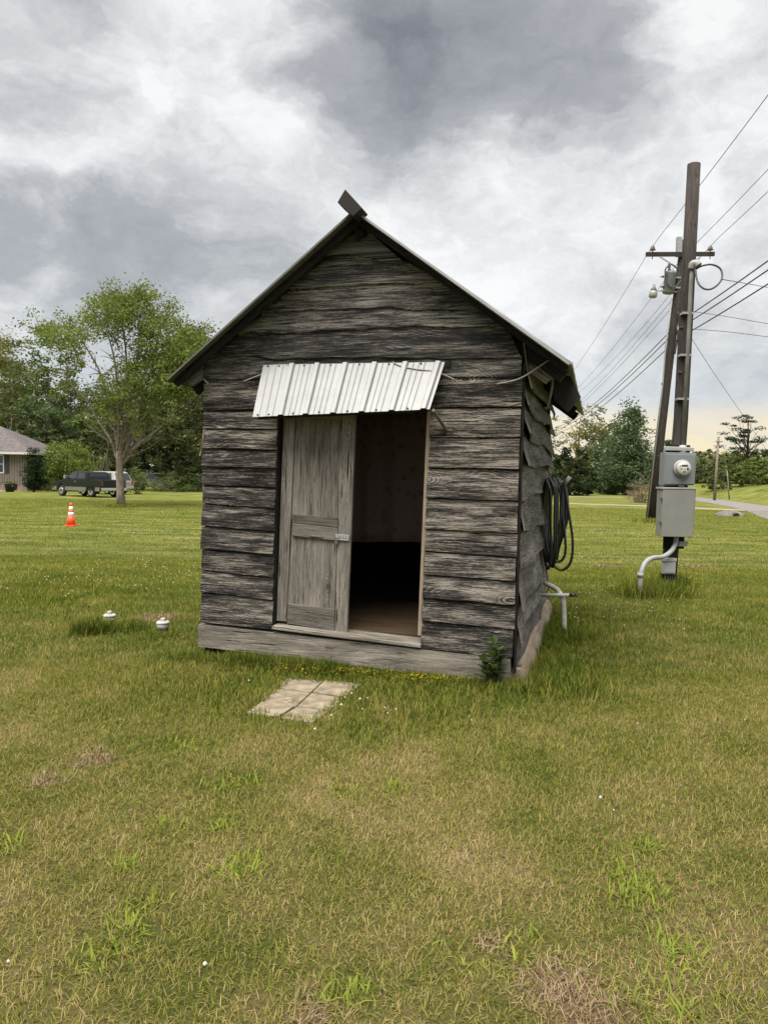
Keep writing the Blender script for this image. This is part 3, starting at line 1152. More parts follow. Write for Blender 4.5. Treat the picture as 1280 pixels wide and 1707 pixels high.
mb.box(q + (-0.014, -0.010, -0.045), q + (0.014, 0.008, -0.010))
mb.build('padlock', 'metal_rust', hs_, bevel=0.004)
for (x, y) in ((567, 894), (572, 895.5), (577, 896.5)):
    mb = MB()
    q = loc(x, y + 1, DW - 0.0205)
    mb.lathe([(0.005, 0), (0.005, 0.003), (0.002, 0.005)], q, (0, -1, 0), 8)
    mb.build('screw', 'screw', hs_)

# posts, side and back walls
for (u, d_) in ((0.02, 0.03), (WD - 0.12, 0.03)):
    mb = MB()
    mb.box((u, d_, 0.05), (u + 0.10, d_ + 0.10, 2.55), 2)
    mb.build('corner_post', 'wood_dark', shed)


def side_board(sgn, h0, h1, ua, out, seed, mat, w0=0.0, w1=DEP, wavy=0.03):
    """a waney lapped board of a side wall; sgn +1 = right wall"""
    mb = MB()
    n = 40
    rows = []
    for i in range(n + 1):
        s = i / n
        wd_ = w0 + (w1 - w0) * s
        hb = h0 + wavy * (vnoise(wd_ * 0.9, seed) + 0.28 * vnoise(wd_ * 2.9, seed + 2)) + 0.003 * vnoise(wd_ * 17, seed)
        curl = out * (1.0 + 0.6 * vnoise(wd_ * 1.3, seed + 4))
        ht = h1 + 0.05
        hm = 0.45 * ht + 0.55 * hb
        u_t, u_b = ua(ht), ua(hb)
        rows.append([(u_t, wd_, ht), (u_t + sgn * 0.012, wd_, ht), (ua(hm) + sgn * (curl * 0.42 + 0.012), wd_, hm), (u_b + sgn * (curl + 0.012), wd_, hb + 0.006),
                     (u_b + sgn * curl, wd_, hb), (ua(hm) + sgn * curl * 0.42, wd_, hm)])
    k = 6
    for r in rows:
        mb.v += r
    for i in range(n):
        for a in range(k):
            b_ = (a + 1) % k
            q = [(i, a), (i, b_), (i + 1, b_), (i + 1, a)]
            mb.face([x * k + y for x, y in q], [(rows[x][0][1], rows[x][y][2]) for x, y in q], False)
    mb.face([a for a in range(k)])
    mb.face([n * k + a for a in range(k)][::-1])
    return mb.build('siding_board', mat, shed)


ys_front = [652, 690, 735, 775, 827, 882, 930, 982, 1028, 1074]
hs_front = [loc_u(878, y, WD)[2] for y in ys_front]
tops = [2.62] + hs_front[:-1]
for i, (hb, ht) in enumerate(zip(hs_front, tops)):
    side_board(1, hb, ht, lambda h: uR(h) - 0.01, (0.048 if i < 8 else 0.028) + 0.016 * random.random(), 10 + i * 5, 'wood_side', 0.05 + 0.03 * random.random(), DEP - 0.05, wavy=0.042 if i < 8 else 0.025)
    side_board(-1, hb + 0.02, ht, lambda h: uL(h) + 0.01, 0.030, 200 + i * 5, 'wood_side', 0.05, DEP - 0.05, wavy=0.008)
# split pale skirting board at the foot of the right wall
mb = MB()
n = 30
rows = []
for i in range(n + 1):
    wd_ = 0.05 + (DEP - 0.1) * i / n
    hb = 0.0 + 0.03 * abs(vnoise(wd_ * 5, 60)) - 0.02
    ht = hs_front[-1] + 0.05
    rows.append([(WD - 0.01, wd_, ht), (WD + 0.05, wd_, ht), (WD + 0.125 + 0.015 * vnoise(wd_ * 4, 61), wd_, hb), (WD - 0.02, wd_, hb)])
for r in rows:
    mb.v += r
for i in range(n):
    for a in range(4):
        c = (a + 1) % 4
        q = [(i, a), (i, c), (i + 1, c), (i + 1, a)]
        mb.face([x * 4 + y for x, y in q], [(rows[x][0][1], rows[x][y][2]) for x, y in q])
mb.face((0, 1, 2, 3))
mb.face((n * 4 + 3, n * 4 + 2, n * 4 + 1, n * 4))
tag(mb.build('skirting_board', 'wood_tan', shed), 'split pale board at the foot of the side wall')
# corner trim of the front's right end, a dark gap behind it
mb = MB()
mb.hexa([(uR(0.1) + 0.004, 0.0, 0.1), (uR(0.1) + 0.02, 0.0, 0.1), (uR(0.1) + 0.004, 0.06, 0.1), (uR(0.1) + 0.02, 0.06, 0.1),
         (uR(2.55) + 0.004, 0.0, 2.5), (uR(2.55) + 0.02, 0.0, 2.5), (uR(2.55) + 0.004, 0.06, 2.5), (uR(2.55) + 0.02, 0.06, 2.5)], 2)
mb.build('corner_board', 'wood_dark', shed)
# back wall
hb_ = 0.12
while hb_ < 3.5:
    h2 = hb_ + 0.2
    lo = max(uL(h2), roofL(h2) if h2 > 2.4 else uL(h2))
    hi = min(uR(h2), roofR(h2) if h2 > 2.4 else uR(h2))
    mb = MB()
    mb.box((lo, DEP - 0.02, hb_), (hi, DEP + 0.01, h2 - 0.004), 0)
    mb.build('plank', 'wood_front', shed)
    hb_ = h2

mb = MB()  # added dark panels, stop light leaking in through the plank gaps
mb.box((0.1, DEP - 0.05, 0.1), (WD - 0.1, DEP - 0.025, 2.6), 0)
mb.build('added_backing', 'interior', shed)
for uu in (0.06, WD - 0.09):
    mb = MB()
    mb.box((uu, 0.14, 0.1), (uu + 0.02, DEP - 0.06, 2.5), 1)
    mb.build('added_backing', 'interior', shed)

# roof: ribbed sheets on both slopes
slopes = []
W0, W1 = -OVH, DEP + 0.22
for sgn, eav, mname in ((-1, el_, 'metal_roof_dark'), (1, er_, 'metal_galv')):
    nrm = np.array([-(eav[2] - rg[2]), 0, (eav[0] - rg[0])], float)
    nrm /= np.linalg.norm(nrm)
    if nrm[2] < 0:
        nrm = -nrm
    nsheet = 4
    for k in range(nsheet):
        wa = W0 + (W1 - W0) * k / nsheet
        wb = W0 + (W1 - W0) * (k + 1) / nsheet + (0.04 if k < nsheet - 1 else 0)
        lift = 0.004 * (k % 2)
        ragged = random.uniform(-0.02, 0.02)

        def fn(s, t_, wa=wa, wb=wb, eav=eav, nrm=nrm, lift=lift, ragged=ragged, k=k):
            wd_ = wa + (wb - wa) * s
            hump = 0.014 * max(0.0, math.cos(2 * PI * wd_ / 0.075)) + 0.003 * vnoise(wd_ * 5 + t_ * 3, 8)
            if k == 0 and s < 0.02:
                hump = 0.0
            T = t_ * (1 + ragged * 0.3)
            p = np.array([rg[0] + (eav[0] - rg[0]) * T, wd_, rg[2] + (eav[2] - rg[2]) * T])
            return p + nrm * (hump + lift)
        mb = MB()
        mb.grid(fn, 60, 6, thick=-nrm * 0.004)
        mb.build('roof_sheet', mname, shed)
    # verge board and rafters under the sheets
    for j, wd_ in enumerate([W0 + 0.05, 0.10, 1.0, 2.0, 3.0, DEP]):
        mb = MB()
        off = nrm * -0.075
        pa = np.array([rg[0], wd_, rg[2]]) + off
        pb = np.array([rg[0] + (eav[0] - rg[0]) * 0.985, wd_, rg[2] + (eav[2] - rg[2]) * 0.985]) + off
        if j == 0:
            pa = np.array([rg[0], wd_ + 0.06, rg[2]]) + nrm * -0.028
            pb = np.array([eav[0] - sgn * 0.02, wd_ + 0.06, eav[2]]) + nrm * -0.028
            mb.beam(pa, pb, 0.03, 0.045, nrm)
            mb.build('verge_board', 'wood_dark', shed)
            mb = MB()
            mb.beam(pa + nrm * 0.030 + (0, -0.09, 0), pb + nrm * 0.030 + (0, -0.09, 0), 0.06, 0.016 if sgn > 0 else 0.016, nrm)
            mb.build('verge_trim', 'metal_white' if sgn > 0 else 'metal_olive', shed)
        else:
            mb.beam(pa, pb, 0.05, 0.10, nrm)
            mb.build('rafter', 'wood_dark', shed)
    for tt in (0.22, 0.46, 0.70, 0.93):
        c = np.array([rg[0] + (eav[0] - rg[0]) * tt, 0, rg[2] + (eav[2] - rg[2]) * tt]) + nrm * -0.016
        mb = MB()
        mb.beam(c + (0, W0 + 0.07, 0), c + (0, W1 - 0.02, 0), 0.07, 0.022, nrm)
        mb.build('purlin', 'wood_dark', shed)

# ridge beam, set on its corner, sticking out past the gable
rb0 = loc(585, 333, -OVH - 0.16)
mb = MB()
wr = -OVH - 0.10
mb.prism([loc(575, 315, wr), loc(604, 347, wr), loc(588, 361, wr), loc(562, 337, wr)], (0, 0.15, 0))
mb.build('ridge_beam', 'interior', shed, bevel=0.006)
mb = MB()
mb.beam((rg[0], -OVH + 0.16, rg[2] - 0.07), (rg[0], W1 - 0.05, rg[2] - 0.07), 0.05, 0.12)
mb.build('ridge_board', 'wood_dark', shed)
mb = MB()
mb.hexa([loc(592, 402, -0.06), loc(600, 402, -0.06), loc(592, 402, -0.04), loc(600, 402, -0.04), loc(584, 350, -0.20), loc(592, 350, -0.20), loc(584, 350, -0.17), loc(592, 350, -0.17)], 2)
mb.build('ridge_bracket', 'wood_dark', shed)

# soffit boards and the torn sheet under the right eave
mb = MB()
mb.prism([loc(874, 580, 0.12), loc(930, 622, 0.12), loc(909, 640, 0.12), loc(879, 618, 0.12)], (0, 0.03, 0))
mb.build('soffit_board', 'wood_side', shed)
mb = MB()
mb.prism([loc(918, 618, 0.5), loc(951, 628, 0.5), loc(968, 662, 0.5), (loc(946, 688, 0.5)), loc(924, 668, 0.5), loc(922, 658, 0.5)], (0, 0.006, 0))
tag(mb.build('torn_sheet', 'interior', shed), 'torn dark metal sheet hanging under the right eave')
mb = MB()
pp = [loc(921, 620, 0.2), loc(919, 650, 0.2), loc(911, 683, 0.25)]
mb.tube(smooth_path(pp, 5), 0.010, 6)
mb.build('splinter', 'wood_side', shed)
# left eave soffit
mb = MB()
mb.prism([loc(283, 633, -0.1), loc(330, 592, -0.1), loc(338, 600, -0.1), loc(338, 632, -0.1), loc(322, 644, -0.1)], (0, 0.02, 0))
mb.build('soffit_board', 'wood_side', shed)
# trim batten leaning off the left corner, ropes and wires
mb = MB()
mb.beam(loc(343, 715, -0.01) + (-0.01, 0, 0), loc(336, 760, -0.02) + (-0.01, 0, 0), 0.012, 0.018, (0, 1, 0))
mb.build('loose_batten', 'wood_tan', shed)
ropes = [([loc(348, 640, -0.05), loc(340, 632, -0.06), loc(334, 626, -0.06), loc(331, 618, -0.05), loc(327, 617, -0.05), (loc(329, 624, -0.055)), loc(337, 633, -0.05)], 0.007, 'rope'),
         ([loc(405, 636, -0.04), loc(437, 624, -0.06), loc(490, 605, -0.05)], 0.005, 'rope'),
         ([loc(655, 604, -0.06), loc(672, 611, -0.075), loc(700, 616, -0.09), loc(728, 620, -0.08), loc(760, 634, -0.04)], 0.005, 'rope'),
         ([loc(828, 640, -0.04), loc(868, 630, -0.03), loc(915, 600, 0.05)], 0.006, 'rope')]
for P_, r_, m_ in ropes:
    mb = MB()
    mb.tube(smooth_path(P_, 6), r_, 6)
    mb.build('wire', m_, shed)
mb = MB()
mb.box(loc(741, 611, -0.04), loc(752, 601, -0.015))
mb.build('wall_block', 'wood_dark', shed)
# nail heads on the boards
for i in range(46):
    y = random.choice([702, 731, 762, 795, 825, 862, 897, 938, 975, 1020])
    x = random.choice([350, 446, 730, 848, 725, 856])
    q = loc(x + random.uniform(-6, 6), y + random.uniform(-5, 5), -0.023)
    mb = MB()
    mb.lathe([(0.004, -0.01), (0.004, 0.004), (0.002, 0.005)], q, (0, -1, 0), 6)
    mb.build('nail', 'screw', shed)

# the ribbed metal awning over the door
awn = bpy.data.objects.new('awning', None)
COL.objects.link(awn)
awn.parent = shed
tag(awn, 'ribbed white metal awning over the doorway')
TL, TR = loc(439, 608, -0.05), loc(741, 603, -0.05)
BL, BR = loc(421, 695, -0.26), loc(716, 682, -0.26)
ribs = [0.17, 0.315, 0.472, 0.632, 0.796, 0.967]
an = np.cross(TR - TL, TL - BL)
an /= np.linalg.norm(an)
if an[1] > 0:
    an = -an
SS = [0.0]
prof = {}
for r_ in ribs:
    for d_, h_ in ((-0.019, 0), (-0.011, 0.020), (0.011, 0.020), (0.019, 0)):
        SS.append(r_ + d_)
        prof[r_ + d_] = h_
    for d_ in (0.045, 0.075, 0.105):
        if r_ + d_ < 0.93:
            for e_, h_ in ((-0.004, 0.0), (0.0, 0.004), (0.004, 0.0)):
                SS.append(r_ + d_ + e_)
                prof[r_ + d_ + e_] = h_
for d_ in (0.04, 0.08, 0.12):
    for e_, h_ in ((-0.004, 0.0), (0.0, 0.004), (0.004, 0.0)):
        SS.append(d_ + e_)
        prof[d_ + e_] = h_
SS = sorted(set(SS + [1.0]))
mb = MB()
nt = 6
P = []
for s in SS:
    for j in range(nt + 1):
        t_ = j / nt
        p = (TL + (TR - TL) * s) * (1 - t_) + (BL + (BR - BL) * s) * t_
        dent = 0.004 * vnoise(s * 9 + t_ * 2, 33)
        mb.v.append(tuple(p + an * (prof.get(s, 0) + dent)))
for i in range(len(SS) - 1):
    for j in range(nt):
        a = i * (nt + 1) + j
        mb.face((a, a + 1, a + nt + 2, a + nt + 1))
sh_ = mb.build('metal_sheet', 'metal_white', awn)
md = sh_.modifiers.new('thick', 'SOLIDIFY')
md.thickness = 0.003
for s in (0.03, 0.095, 0.24, 0.39, 0.55, 0.71, 0.88):
    for t_ in (0.03, 0.965):
        p = (TL + (TR - TL) * s) * (1 - t_) + (BL + (BR - BL) * s) * t_
        mb = MB()
        mb.lathe([(0.008, -0.003), (0.008, 0.005), (0.004, 0.009)], p, an, 6)
        mb.build('screw', 'screw', awn)
mb = MB()
mb.beam(BL - an * 0.025 + (0.04, 0.02, 0.005), BR - an * 0.025 + (-0.02, 0.02, 0.005), 0.035, 0.02)
mb.build('front_rail', 'wood_dark', awn)
mb = MB()
mb.beam(TL + (0.03, 0.015, -0.02), TR + (-0.03, 0.015, -0.02), 0.025, 0.04)
mb.build('back_rail', 'wood_dark', awn)
for (a, b_) in (((722, 684), (743, 716)), ):
    mb = MB()
    mb.beam(loc(a[0], a[1], -0.24), loc(b_[0], b_[1], -0.03), 0.02, 0.03, (0, 1, 0))
    mb.build('bracket', 'wood_side', awn)

# curtain hung inside: a thing of its own
cw = 1.35
cL, cR = loc(575, 690, cw)[0], loc(735, 690, cw)[0]
ctop, cbot = 2.30, loc(650, 904, cw)[2]
mb = MB()


def cf(s, t_):
    u = cL - 0.5 + (cR - cL + 0.9) * s
    fold = 0.025 * math.sin(u * 26 + 0.8 * math.sin(u * 7)) * (0.4 + 0.6 * t_) + 0.02 * vnoise(u * 5, 3)
    return to_world((u, cw + fold, ctop + (cbot + 0.012 * math.sin(u * 5) - ctop) * t_))


mb.grid(cf, 110, 10, thick=ey * 0.003)
tag(mb.build('curtain', 'curtain'), 'dim flowered curtain hanging inside the shed behind the doorway', 'curtain')

# ------------------------------------------------------------------ hose, pipes at the side of the shed
uh = WD + 0.10
hk = loc_u(906, 806, uh)
hwd = 2.35
hose = empty('garden_hose', tuple(to_world((uh, hwd, 0.7))), 'coiled black hose hanging on the side wall of the shed', 'hose')
HO = to_world((uh, hwd, 0.7))


def hp(px, py, wd_):
    """pixel at shed depth wd_ -> relative to the hose"""
    return to_world(loc(px, py, wd_)) - HO


for i in range(13):
    s = i / 12
    x_top = 909 + 27 * s + random.uniform(-1, 1)
    yt = 800 - 3 * math.sin(s * PI) + random.uniform(-2, 2) + 8 * max(0, s - 0.7)
    yb = 944 - 14 * s + random.uniform(-8, 8)
    wf = 2.2 + 0.30 * s
    xo = x_top + 3 + 4 * s + random.uniform(-3, 3)
    xi = 903 + 14 * s
    xb = 915 + 8 * s + random.uniform(-3, 3)
    loop = [hp(x_top, yt, wf), hp(xo + 3, yt + 22, wf - 0.06), hp(xo + 3, 870, wf - 0.08), hp(xb + 6, yb - 25, wf - 0.06), hp(xb, yb, wf), hp(xb - 7, yb - 28, wf + 0.12),
            hp(xi - 1, 870, wf + 0.15), hp(xi + 3, yt + 22, wf + 0.1), hp(x_top, yt, wf)]
    mb = MB()
    mb.tube(smooth_path(loop, 6), 0.014, 8, cap=False)
    mb.build('hose_loop', 'rubber_black', hose)
for pts in ([(940, 806), (946, 845), (954, 900), (951, 936), (938, 950), (925, 945), (921, 938)],
            [(938, 806), (936, 850), (941, 890), (942, 920), (936, 934), (928, 936), (922, 931)]):
    mb = MB()
    mb.tube(smooth_path([hp(x, y, 2.3) for x, y in pts], 6), 0.014, 8)
    mb.build('hose_loop', 'rubber_black', hose)
mb = MB()
mb.tube([hp(940, 808, 2.3), hp(949, 795, 2.28)], 0.022, 10)
tag(mb.build('hose_end', 'pvc_grey', hose), 'pale grey end fitting of the hose')
mb = MB()
mb.tube([to_world((WD - 0.02, 2.5, hk[2])) - HO, hp(938, 805, 2.35)], 0.014, 8)
mb.build('hanger', 'metal_rust', hose)
mb = MB()
mb.tube(smooth_path([hp(909, 940, 2.35), hp(911, 960, 2.3), hp(914, 978, 2.3), hp(911, 988, 2.3)], 6), 0.006, 6)
mb.build('cord', 'rubber_black', hose)

pg = on_ground(940, 1062)
pd_ = float(np.dot(pg - O, ey))


def pw(px, py, d=0.0):
    return to_world(loc(px, py, pd_ + d)) - np.array([pg[0], pg[1], 0])


pipe = empty('water_pipe', (pg[0], pg[1], 0), 'white bent water pipe standing out of the grass by the side wall', 'pipe')
mb = MB()
mb.tube(smooth_path([pw(908, 972, 0.3), pw(920, 978, 0.2), pw(931, 986, 0.05), pw(938, 1000), pw(939.5, 1018), pw(940, 1040), pw(940, 1066)], 6), 0.026, 12)
mb.build('standpipe', 'pvc_white', pipe)
mb = MB()
mb.tube([pw(902, 992, 0.02), pw(950, 992, -0.05)], 0.019, 12)
mb.build('spout', 'pvc_white', pipe)
tap = bpy.data.objects.new('tap', None)
COL.objects.link(tap)
tap.parent = pipe
mb = MB()
mb.tube([pw(949, 992, -0.05), pw(958, 992.5, -0.06)], [0.02, 0.013], 10)
mb.build('valve_body', 'rubber_black', tap)
mb = MB()
mb.tube([pw(958, 994, -0.06), pw(960, 988, -0.06)], 0.008, 8)
mb.build('lever', 'rubber_black', tap)
mb = MB()
mb.tube([pw(956, 992, -0.06), pw(963, 994, -0.06)], 0.010, 8)
mb.build('nozzle', 'rubber_black', tap)

# ------------------------------------------------------------------ paving slabs before the door
rows_px = [[(477, 1131), (541, 1136), (606, 1143)], [(462, 1148), (519, 1156), (575, 1165)], [(427, 1172), (489, 1179), (551, 1187)], [(415, 1187), (470, 1193), (528, 1204)]]
names_r = ['next to the doorstep', 'in the middle row', 'farthest from the doorstep']
rows_px[2] = [(437, 1171), (494, 1179), (551, 1186)]
rows_px[3] = [(410, 1191), (464, 1198), (522, 1207)]
for r_ in range(3):
    for c_ in range(2):
        quad = [rows_px[r_][c_], rows_px[r_][c_ + 1], rows_px[r_ + 1][c_ + 1], rows_px[r_ + 1][c_]]
        Pq = [on_ground(x, y) for x, y in quad]
        ctr = sum(Pq) / 4
        Pq = [ctr + (p - ctr) * 0.945 for p in Pq]
        mb = MB()
        zt = 0.012 + random.uniform(-0.006, 0.004)
        mb.prism([(p[0] - ctr[0], p[1] - ctr[1], -0.03) for p in Pq], (0, 0, 0.03 + zt))
        o = mb.build('paving_slab', 'concrete', None, (ctr[0], ctr[1], 0), bevel=0.005)
        tag(o, 'tan concrete paving slab, %s of its pair, %s' % (('left', 'right')[c_], names_r[r_]), 'paving slab', 'six paving slabs before the shed door')

rngd = np.random.default_rng(17)
dc = on_ground(492, 1170)
dd = np.concatenate([rngd.normal(size=(60, 3)) * np.array([0.05, 0.035, 0.004]) + np.array([dc[0], dc[1], 0.026]),
                     rngd.normal(size=(24, 3)) * np.array([0.16, 0.14, 0.003]) + np.array([dc[0] + 0.05, dc[1] + 0.05, 0.026])])
dd[:, 2] = np.maximum(dd[:, 2], 0.022)
tag(link_mesh('leaf_litter', leaf_mesh('leaf_litter', dd, 0.022, rngd, 'leaf_rust', rngd.uniform(0, 1, len(dd)), flat=0.9)), 'scraps of dead grass and leaves on the paving slabs', 'litter', kind='stuff')

# ------------------------------------------------------------------ drain caps, traffic cone
for (px, py, lab, hgt) in ((272, 1057, 'white drain cap on a short pipe, nearer the shed', 0.105), (183, 1047, 'white drain cap half sunk in a grass tuft', 0.12)):
    g = on_ground(px, py)
    e_ = empty('drain_cap', (g[0], g[1], 0), lab, 'drain cap', 'white drain caps in the lawn')
    mb = MB()
    mb.lathe([(0.045, -0.03), (0.045, hgt * 0.55), (0.056, hgt * 0.6), (0.06, hgt)], (0, 0, 0), (0, 0, 1), 20)
    mb.build('pipe_collar', 'pvc_white', e_)
    mb = MB()
    mb.lathe([(0.062, hgt), (0.066, hgt + 0.004), (0.066, hgt + 0.018), (0.055, hgt + 0.026), (0.0, hgt + 0.028)], (0, 0, 0), (0, 0, 1), 20)
    mb.build('lid', 'pvc_white', e_)
    mb = MB()
    mb.box((-0.022, -0.022, hgt + 0.026), (0.022, 0.022, hgt + 0.058))
    mb.build('square_nut', 'pvc_white', e_, bevel=0.004)

g = on_ground(119, 877)
cone = empty('traffic_cone', (g[0], g[1], 0), 'orange traffic cone with two white bands on the lawn', 'traffic cone')
CH = 0.70
mb = MB()
mb.box((-0.155, -0.155, 0.0), (0.155, 0.155, 0.03))
mb.build('base', 'cone_orange', cone, bevel=0.01)


def cr_(h):
    return 0.135 + (0.035 - 0.135) * h / CH


for nm, h0, h1, mt in (('lower_body', 0.034, 0.32, 'cone_orange'), ('reflective_band', 0.32, 0.42, 'cone_white'), ('middle_body', 0.42, 0.47, 'cone_orange'),
                       ('reflective_band', 0.47, 0.60, 'cone_white'), ('tip', 0.60, CH, 'cone_orange')):
    mb = MB()
    mb.lathe([(cr_(h0), h0), (cr_(h1), h1)], (0, 0, 0), (0, 0, 1), 20)
    mb.build(nm, mt, cone)

# ------------------------------------------------------------------ meter pole
YP = on_ground(1112, 985)[1]


def mp(px, py, dy=0.0):
    return at(px, py, YP + dy)


p_base = mp(1112, 985)
p_base[2] = 0
PB = p_base.copy()
spole = empty('service_pole', tuple(PB), 'thick brown wooden pole that carries the grey meter boxes', 'utility pole', 'wooden utility poles')
top_ = mp(1156, 274) - PB
mid_ = mp(1134, 700) - PB
pts = [np.array([0, 0, -0.1]), mid_ * 0.5, mid_, (mid_ + top_) / 2, top_]
mb = MB()
mb.tube(pts, [0.112, 0.108, 0.102, 0.097, 0.092], 18)
mb.build('pole', 'wood_pole', spole)
mb = MB()
cd = [mp(1137, 745, -0.14) - PB, mp(1147, 560, -0.14) - PB, mp(1151, 470, -0.14) - PB, mp(1153, 445, -0.14) - PB]
mb.tube(cd, 0.030, 12)
mb.build('conduit', 'conduit_old', spole)
mb = MB()
mb.tube(smooth_path([mp(1152, 448, -0.15) - PB, mp(1154, 440, -0.17) - PB, mp(1160, 439, -0.2) - PB, mp(1164, 443, -0.22) - PB], 5), [0.05] * 16, 12)
mb.build('weatherhead', 'pvc_grey', spole)
for y in (592, 522, 665):
    mb = MB()
    q = (mp(1136 + (745 - y) * 0.055, y, -0.14) - PB)
    mb.box(q + (-0.10, -0.02, -0.015), q + (0.06, 0.10, 0.015))
    mb.build('strap', 'metal_galv', spole)
for (x, y) in ((1133, 620), (1136, 545)):
    mb = MB()
    mb.lathe([(0.015, -0.05), (0.015, 0.02)], mp(x, y, -0.09) - PB, (0, -1, 0), 8)
    mb.build('bolt', 'metal_rust', spole)
mb = MB()
mb.hexa([mp(1104, 915, -0.10) - PB, mp(1139, 915, -0.10) - PB, mp(1104, 915, -0.04) - PB, mp(1139, 915, -0.04) - PB,
         mp(1110, 742, -0.10) - PB, mp(1150, 742, -0.10) - PB, mp(1110, 742, -0.04) - PB, mp(1150, 742, -0.04) - PB], 2)
mb.build('backboard', 'wood_dark', spole)


def pbox(name, mat, c, d0, d1, parent, origin, bev=0.008):
    """cabinet between depths d0 (front) and d1 from pixels tl,tr,br,bl"""
    A = [mp(x, y, d0) - origin for x, y in c]
    B = [a + np.array([0, d1 - d0, 0]) for a in A]
    tl, tr, br, bl = A
    TLb, TRb, BRb, BLb = B
    mb = MB()
    mb.hexa([bl, br, BLb, BRb, tl, tr, TLb, TRb])
    return mb.build(name, mat, parent, bevel=bev)


org = mp(1133, 808, -0.2)
mbx = empty('meter_box', tuple(org), 'blue grey metal box with a round electricity meter on the pole', 'meter box')
pbox('housing', 'box_meter', [(1108, 754), (1161, 755), (1157, 809), (1105, 809)], -0.30, -0.105, mbx, org)
pbox('cover', 'box_meter', [(1110.5, 757), (1159, 758), (1155, 807), (1107, 807)], -0.315, -0.298, mbx, org, 0.006)
pbox('rain_cap', 'box_light', [(1111, 744), (1157, 746), (1156, 752), (1110, 751)], -0.24, -0.12, mbx, org, 0.01)
mb = MB()
mb.tube([mp(1137, 757, -0.2) - org, mp(1137.5, 743, -0.18) - org], 0.05, 12)
mb.build('hub', 'box_light', mbx)
mtr = bpy.data.objects.new('meter', None)
COL.objects.link(mtr)
mtr.parent = mbx
mc = mp(1135.5, 781, -0.315) - org
mb = MB()
mb.lathe([(0.125, 0.0), (0.125, 0.035), (0.108, 0.045)], mc, (0, -1, 0), 28)
mb.build('ring', 'box_light', mtr)
mb = MB()
mb.lathe([(0.102, 0.045), (0.102, 0.09), (0.09, 0.105), (0.0, 0.106)], mc, (0, -1, 0), 28)
mb.build('face', 'meter_face', mtr)
mb = MB()
mb.box(mc + (-0.045, -0.112, 0.03), mc + (0.045, -0.1065, 0.052))
mb.build('display', 'screw', mtr)
for (a, b_, c, d) in ((-0.07, -0.055, 0.028, 0.036), (-0.06, -0.03, -0.008, 0.0), (-0.015, 0.01, -0.012, -0.002), (0.03, 0.06, -0.022, 0.006), (-0.02, 0.02, -0.052, -0.04)):
    mb = MB()
    mb.box(mc + (a, -0.111, c), mc + (b_, -0.1065, d))
    mb.build('dial_mark', 'screw', mtr)
mb = MB()
mb.box(mp(1131, 808, -0.325) - org, mp(1139, 812, -0.30) - org)
mb.build('latch', 'metal_rust', mbx)

org = mp(1128, 896, -0.2)
bbx = empty('breaker_box', tuple(org), 'plain tall grey beige breaker cabinet under the meter box', 'breaker box')
pbox('housing', 'box_breaker', [(1103, 814), (1160, 815), (1155, 895), (1100, 894)], -0.31, -0.105, bbx, org)
pbox('door', 'box_breaker', [(1104.5, 816), (1158.5, 817), (1153.5, 895.5), (1101.5, 894.5)], -0.330, -0.308, bbx, org, 0.006)
pbox('top_lip', 'box_light', [(1102, 812), (1161, 813), (1160.5, 816), (1102, 815)], -0.335, -0.105, bbx, org, 0.003)
for y in (832, 872):
    mb = MB()
    q = mp(1103.5 - (y - 814) * 0.04, y, -0.325) - org
    mb.box(q + (-0.02, -0.012, -0.02), q + (0.0, 0.02, 0.02))
    mb.build('hinge', 'metal_rust', bbx)

g = on_ground(1066, 997)
org = np.array([g[0], g[1], 0.0])
cnd = empty('conduit_pipe', tuple(org), 'pale grey bent conduit from the breaker cabinet down into the grass', 'pipe')


def cp(px, py, d):
    return at(px, py, g[1] + d) - org


dz_ = YP - 0.2 - g[1]
mb = MB()
path = smooth_path([cp(1127, 894, dz_), cp(1125, 907, dz_), cp(1117, 920, dz_ * 0.85), cp(1104, 928, dz_ * 0.6), cp(1088, 930, dz_ * 0.3), cp(1076, 937, dz_ * 0.1), cp(1069, 952, 0), cp(1067, 965, 0), cp(1066, 1001, 0)], 6)
mb.tube(path, 0.034, 12)
mb.build('bend', 'pvc_grey', cnd)
mb = MB()
mb.tube([cp(1067, 955, 0), cp(1067, 962, 0)], 0.043, 12)
mb.build('coupling', 'pvc_grey', cnd)

org = mp(1118, 958, -0.14)
jbx = empty('junction_box', tuple(org), 'small grey junction box low on the meter pole above the weeds', 'junction box')
pbox('housing', 'box_light', [(1107, 935), (1127, 934), (1125, 957), (1106, 957)], -0.22, -0.10, jbx, org, 0.006)
pbox('lid', 'box_light', [(1106, 931), (1128, 931), (1127.5, 936), (1106, 936)], -0.24, -0.10, jbx, org, 0.004)
pbox('front_cover', 'box_light', [(1108.5, 938), (1125.5, 937), (1123.5, 955), (1107.5, 955)], -0.232, -0.219, jbx, org, 0.004)
for k in range(5):
    mb = MB()
    x = 1109 + k * 3.6
    mb.tube(smooth_path([mp(x, 956, -0.17) - org, mp(x - 2 + k, 970, -0.2) - org, mp(x - 5 + 2 * k, 985, -0.2) - org], 4), 0.010, 6)
    mb.build('wire', 'cable', jbx)
org = mp(1140, 908, -0.15)
pb2 = empty('outlet_box', tuple(org), 'tiny grey outlet box on the board just below the breaker cabinet', 'outlet box')
pbox('housing', 'box_light', [(1131, 903), (1147, 903), (1145, 911), (1130, 911)], -0.19, -0.10, pb2, org, 0.004)
pbox('cover', 'box_light', [(1132.5, 904.3), (1145.5, 904.3), (1143.5, 909.8), (1131.5, 909.8)], -0.197, -0.189, pb2, org, 0.002)

# ------------------------------------------------------------------ the tall pole with cross-arm
g2 = on_ground(1083, 868)
YU = g2[1]
UB = np.array([g2[0], g2[1], 0.0])


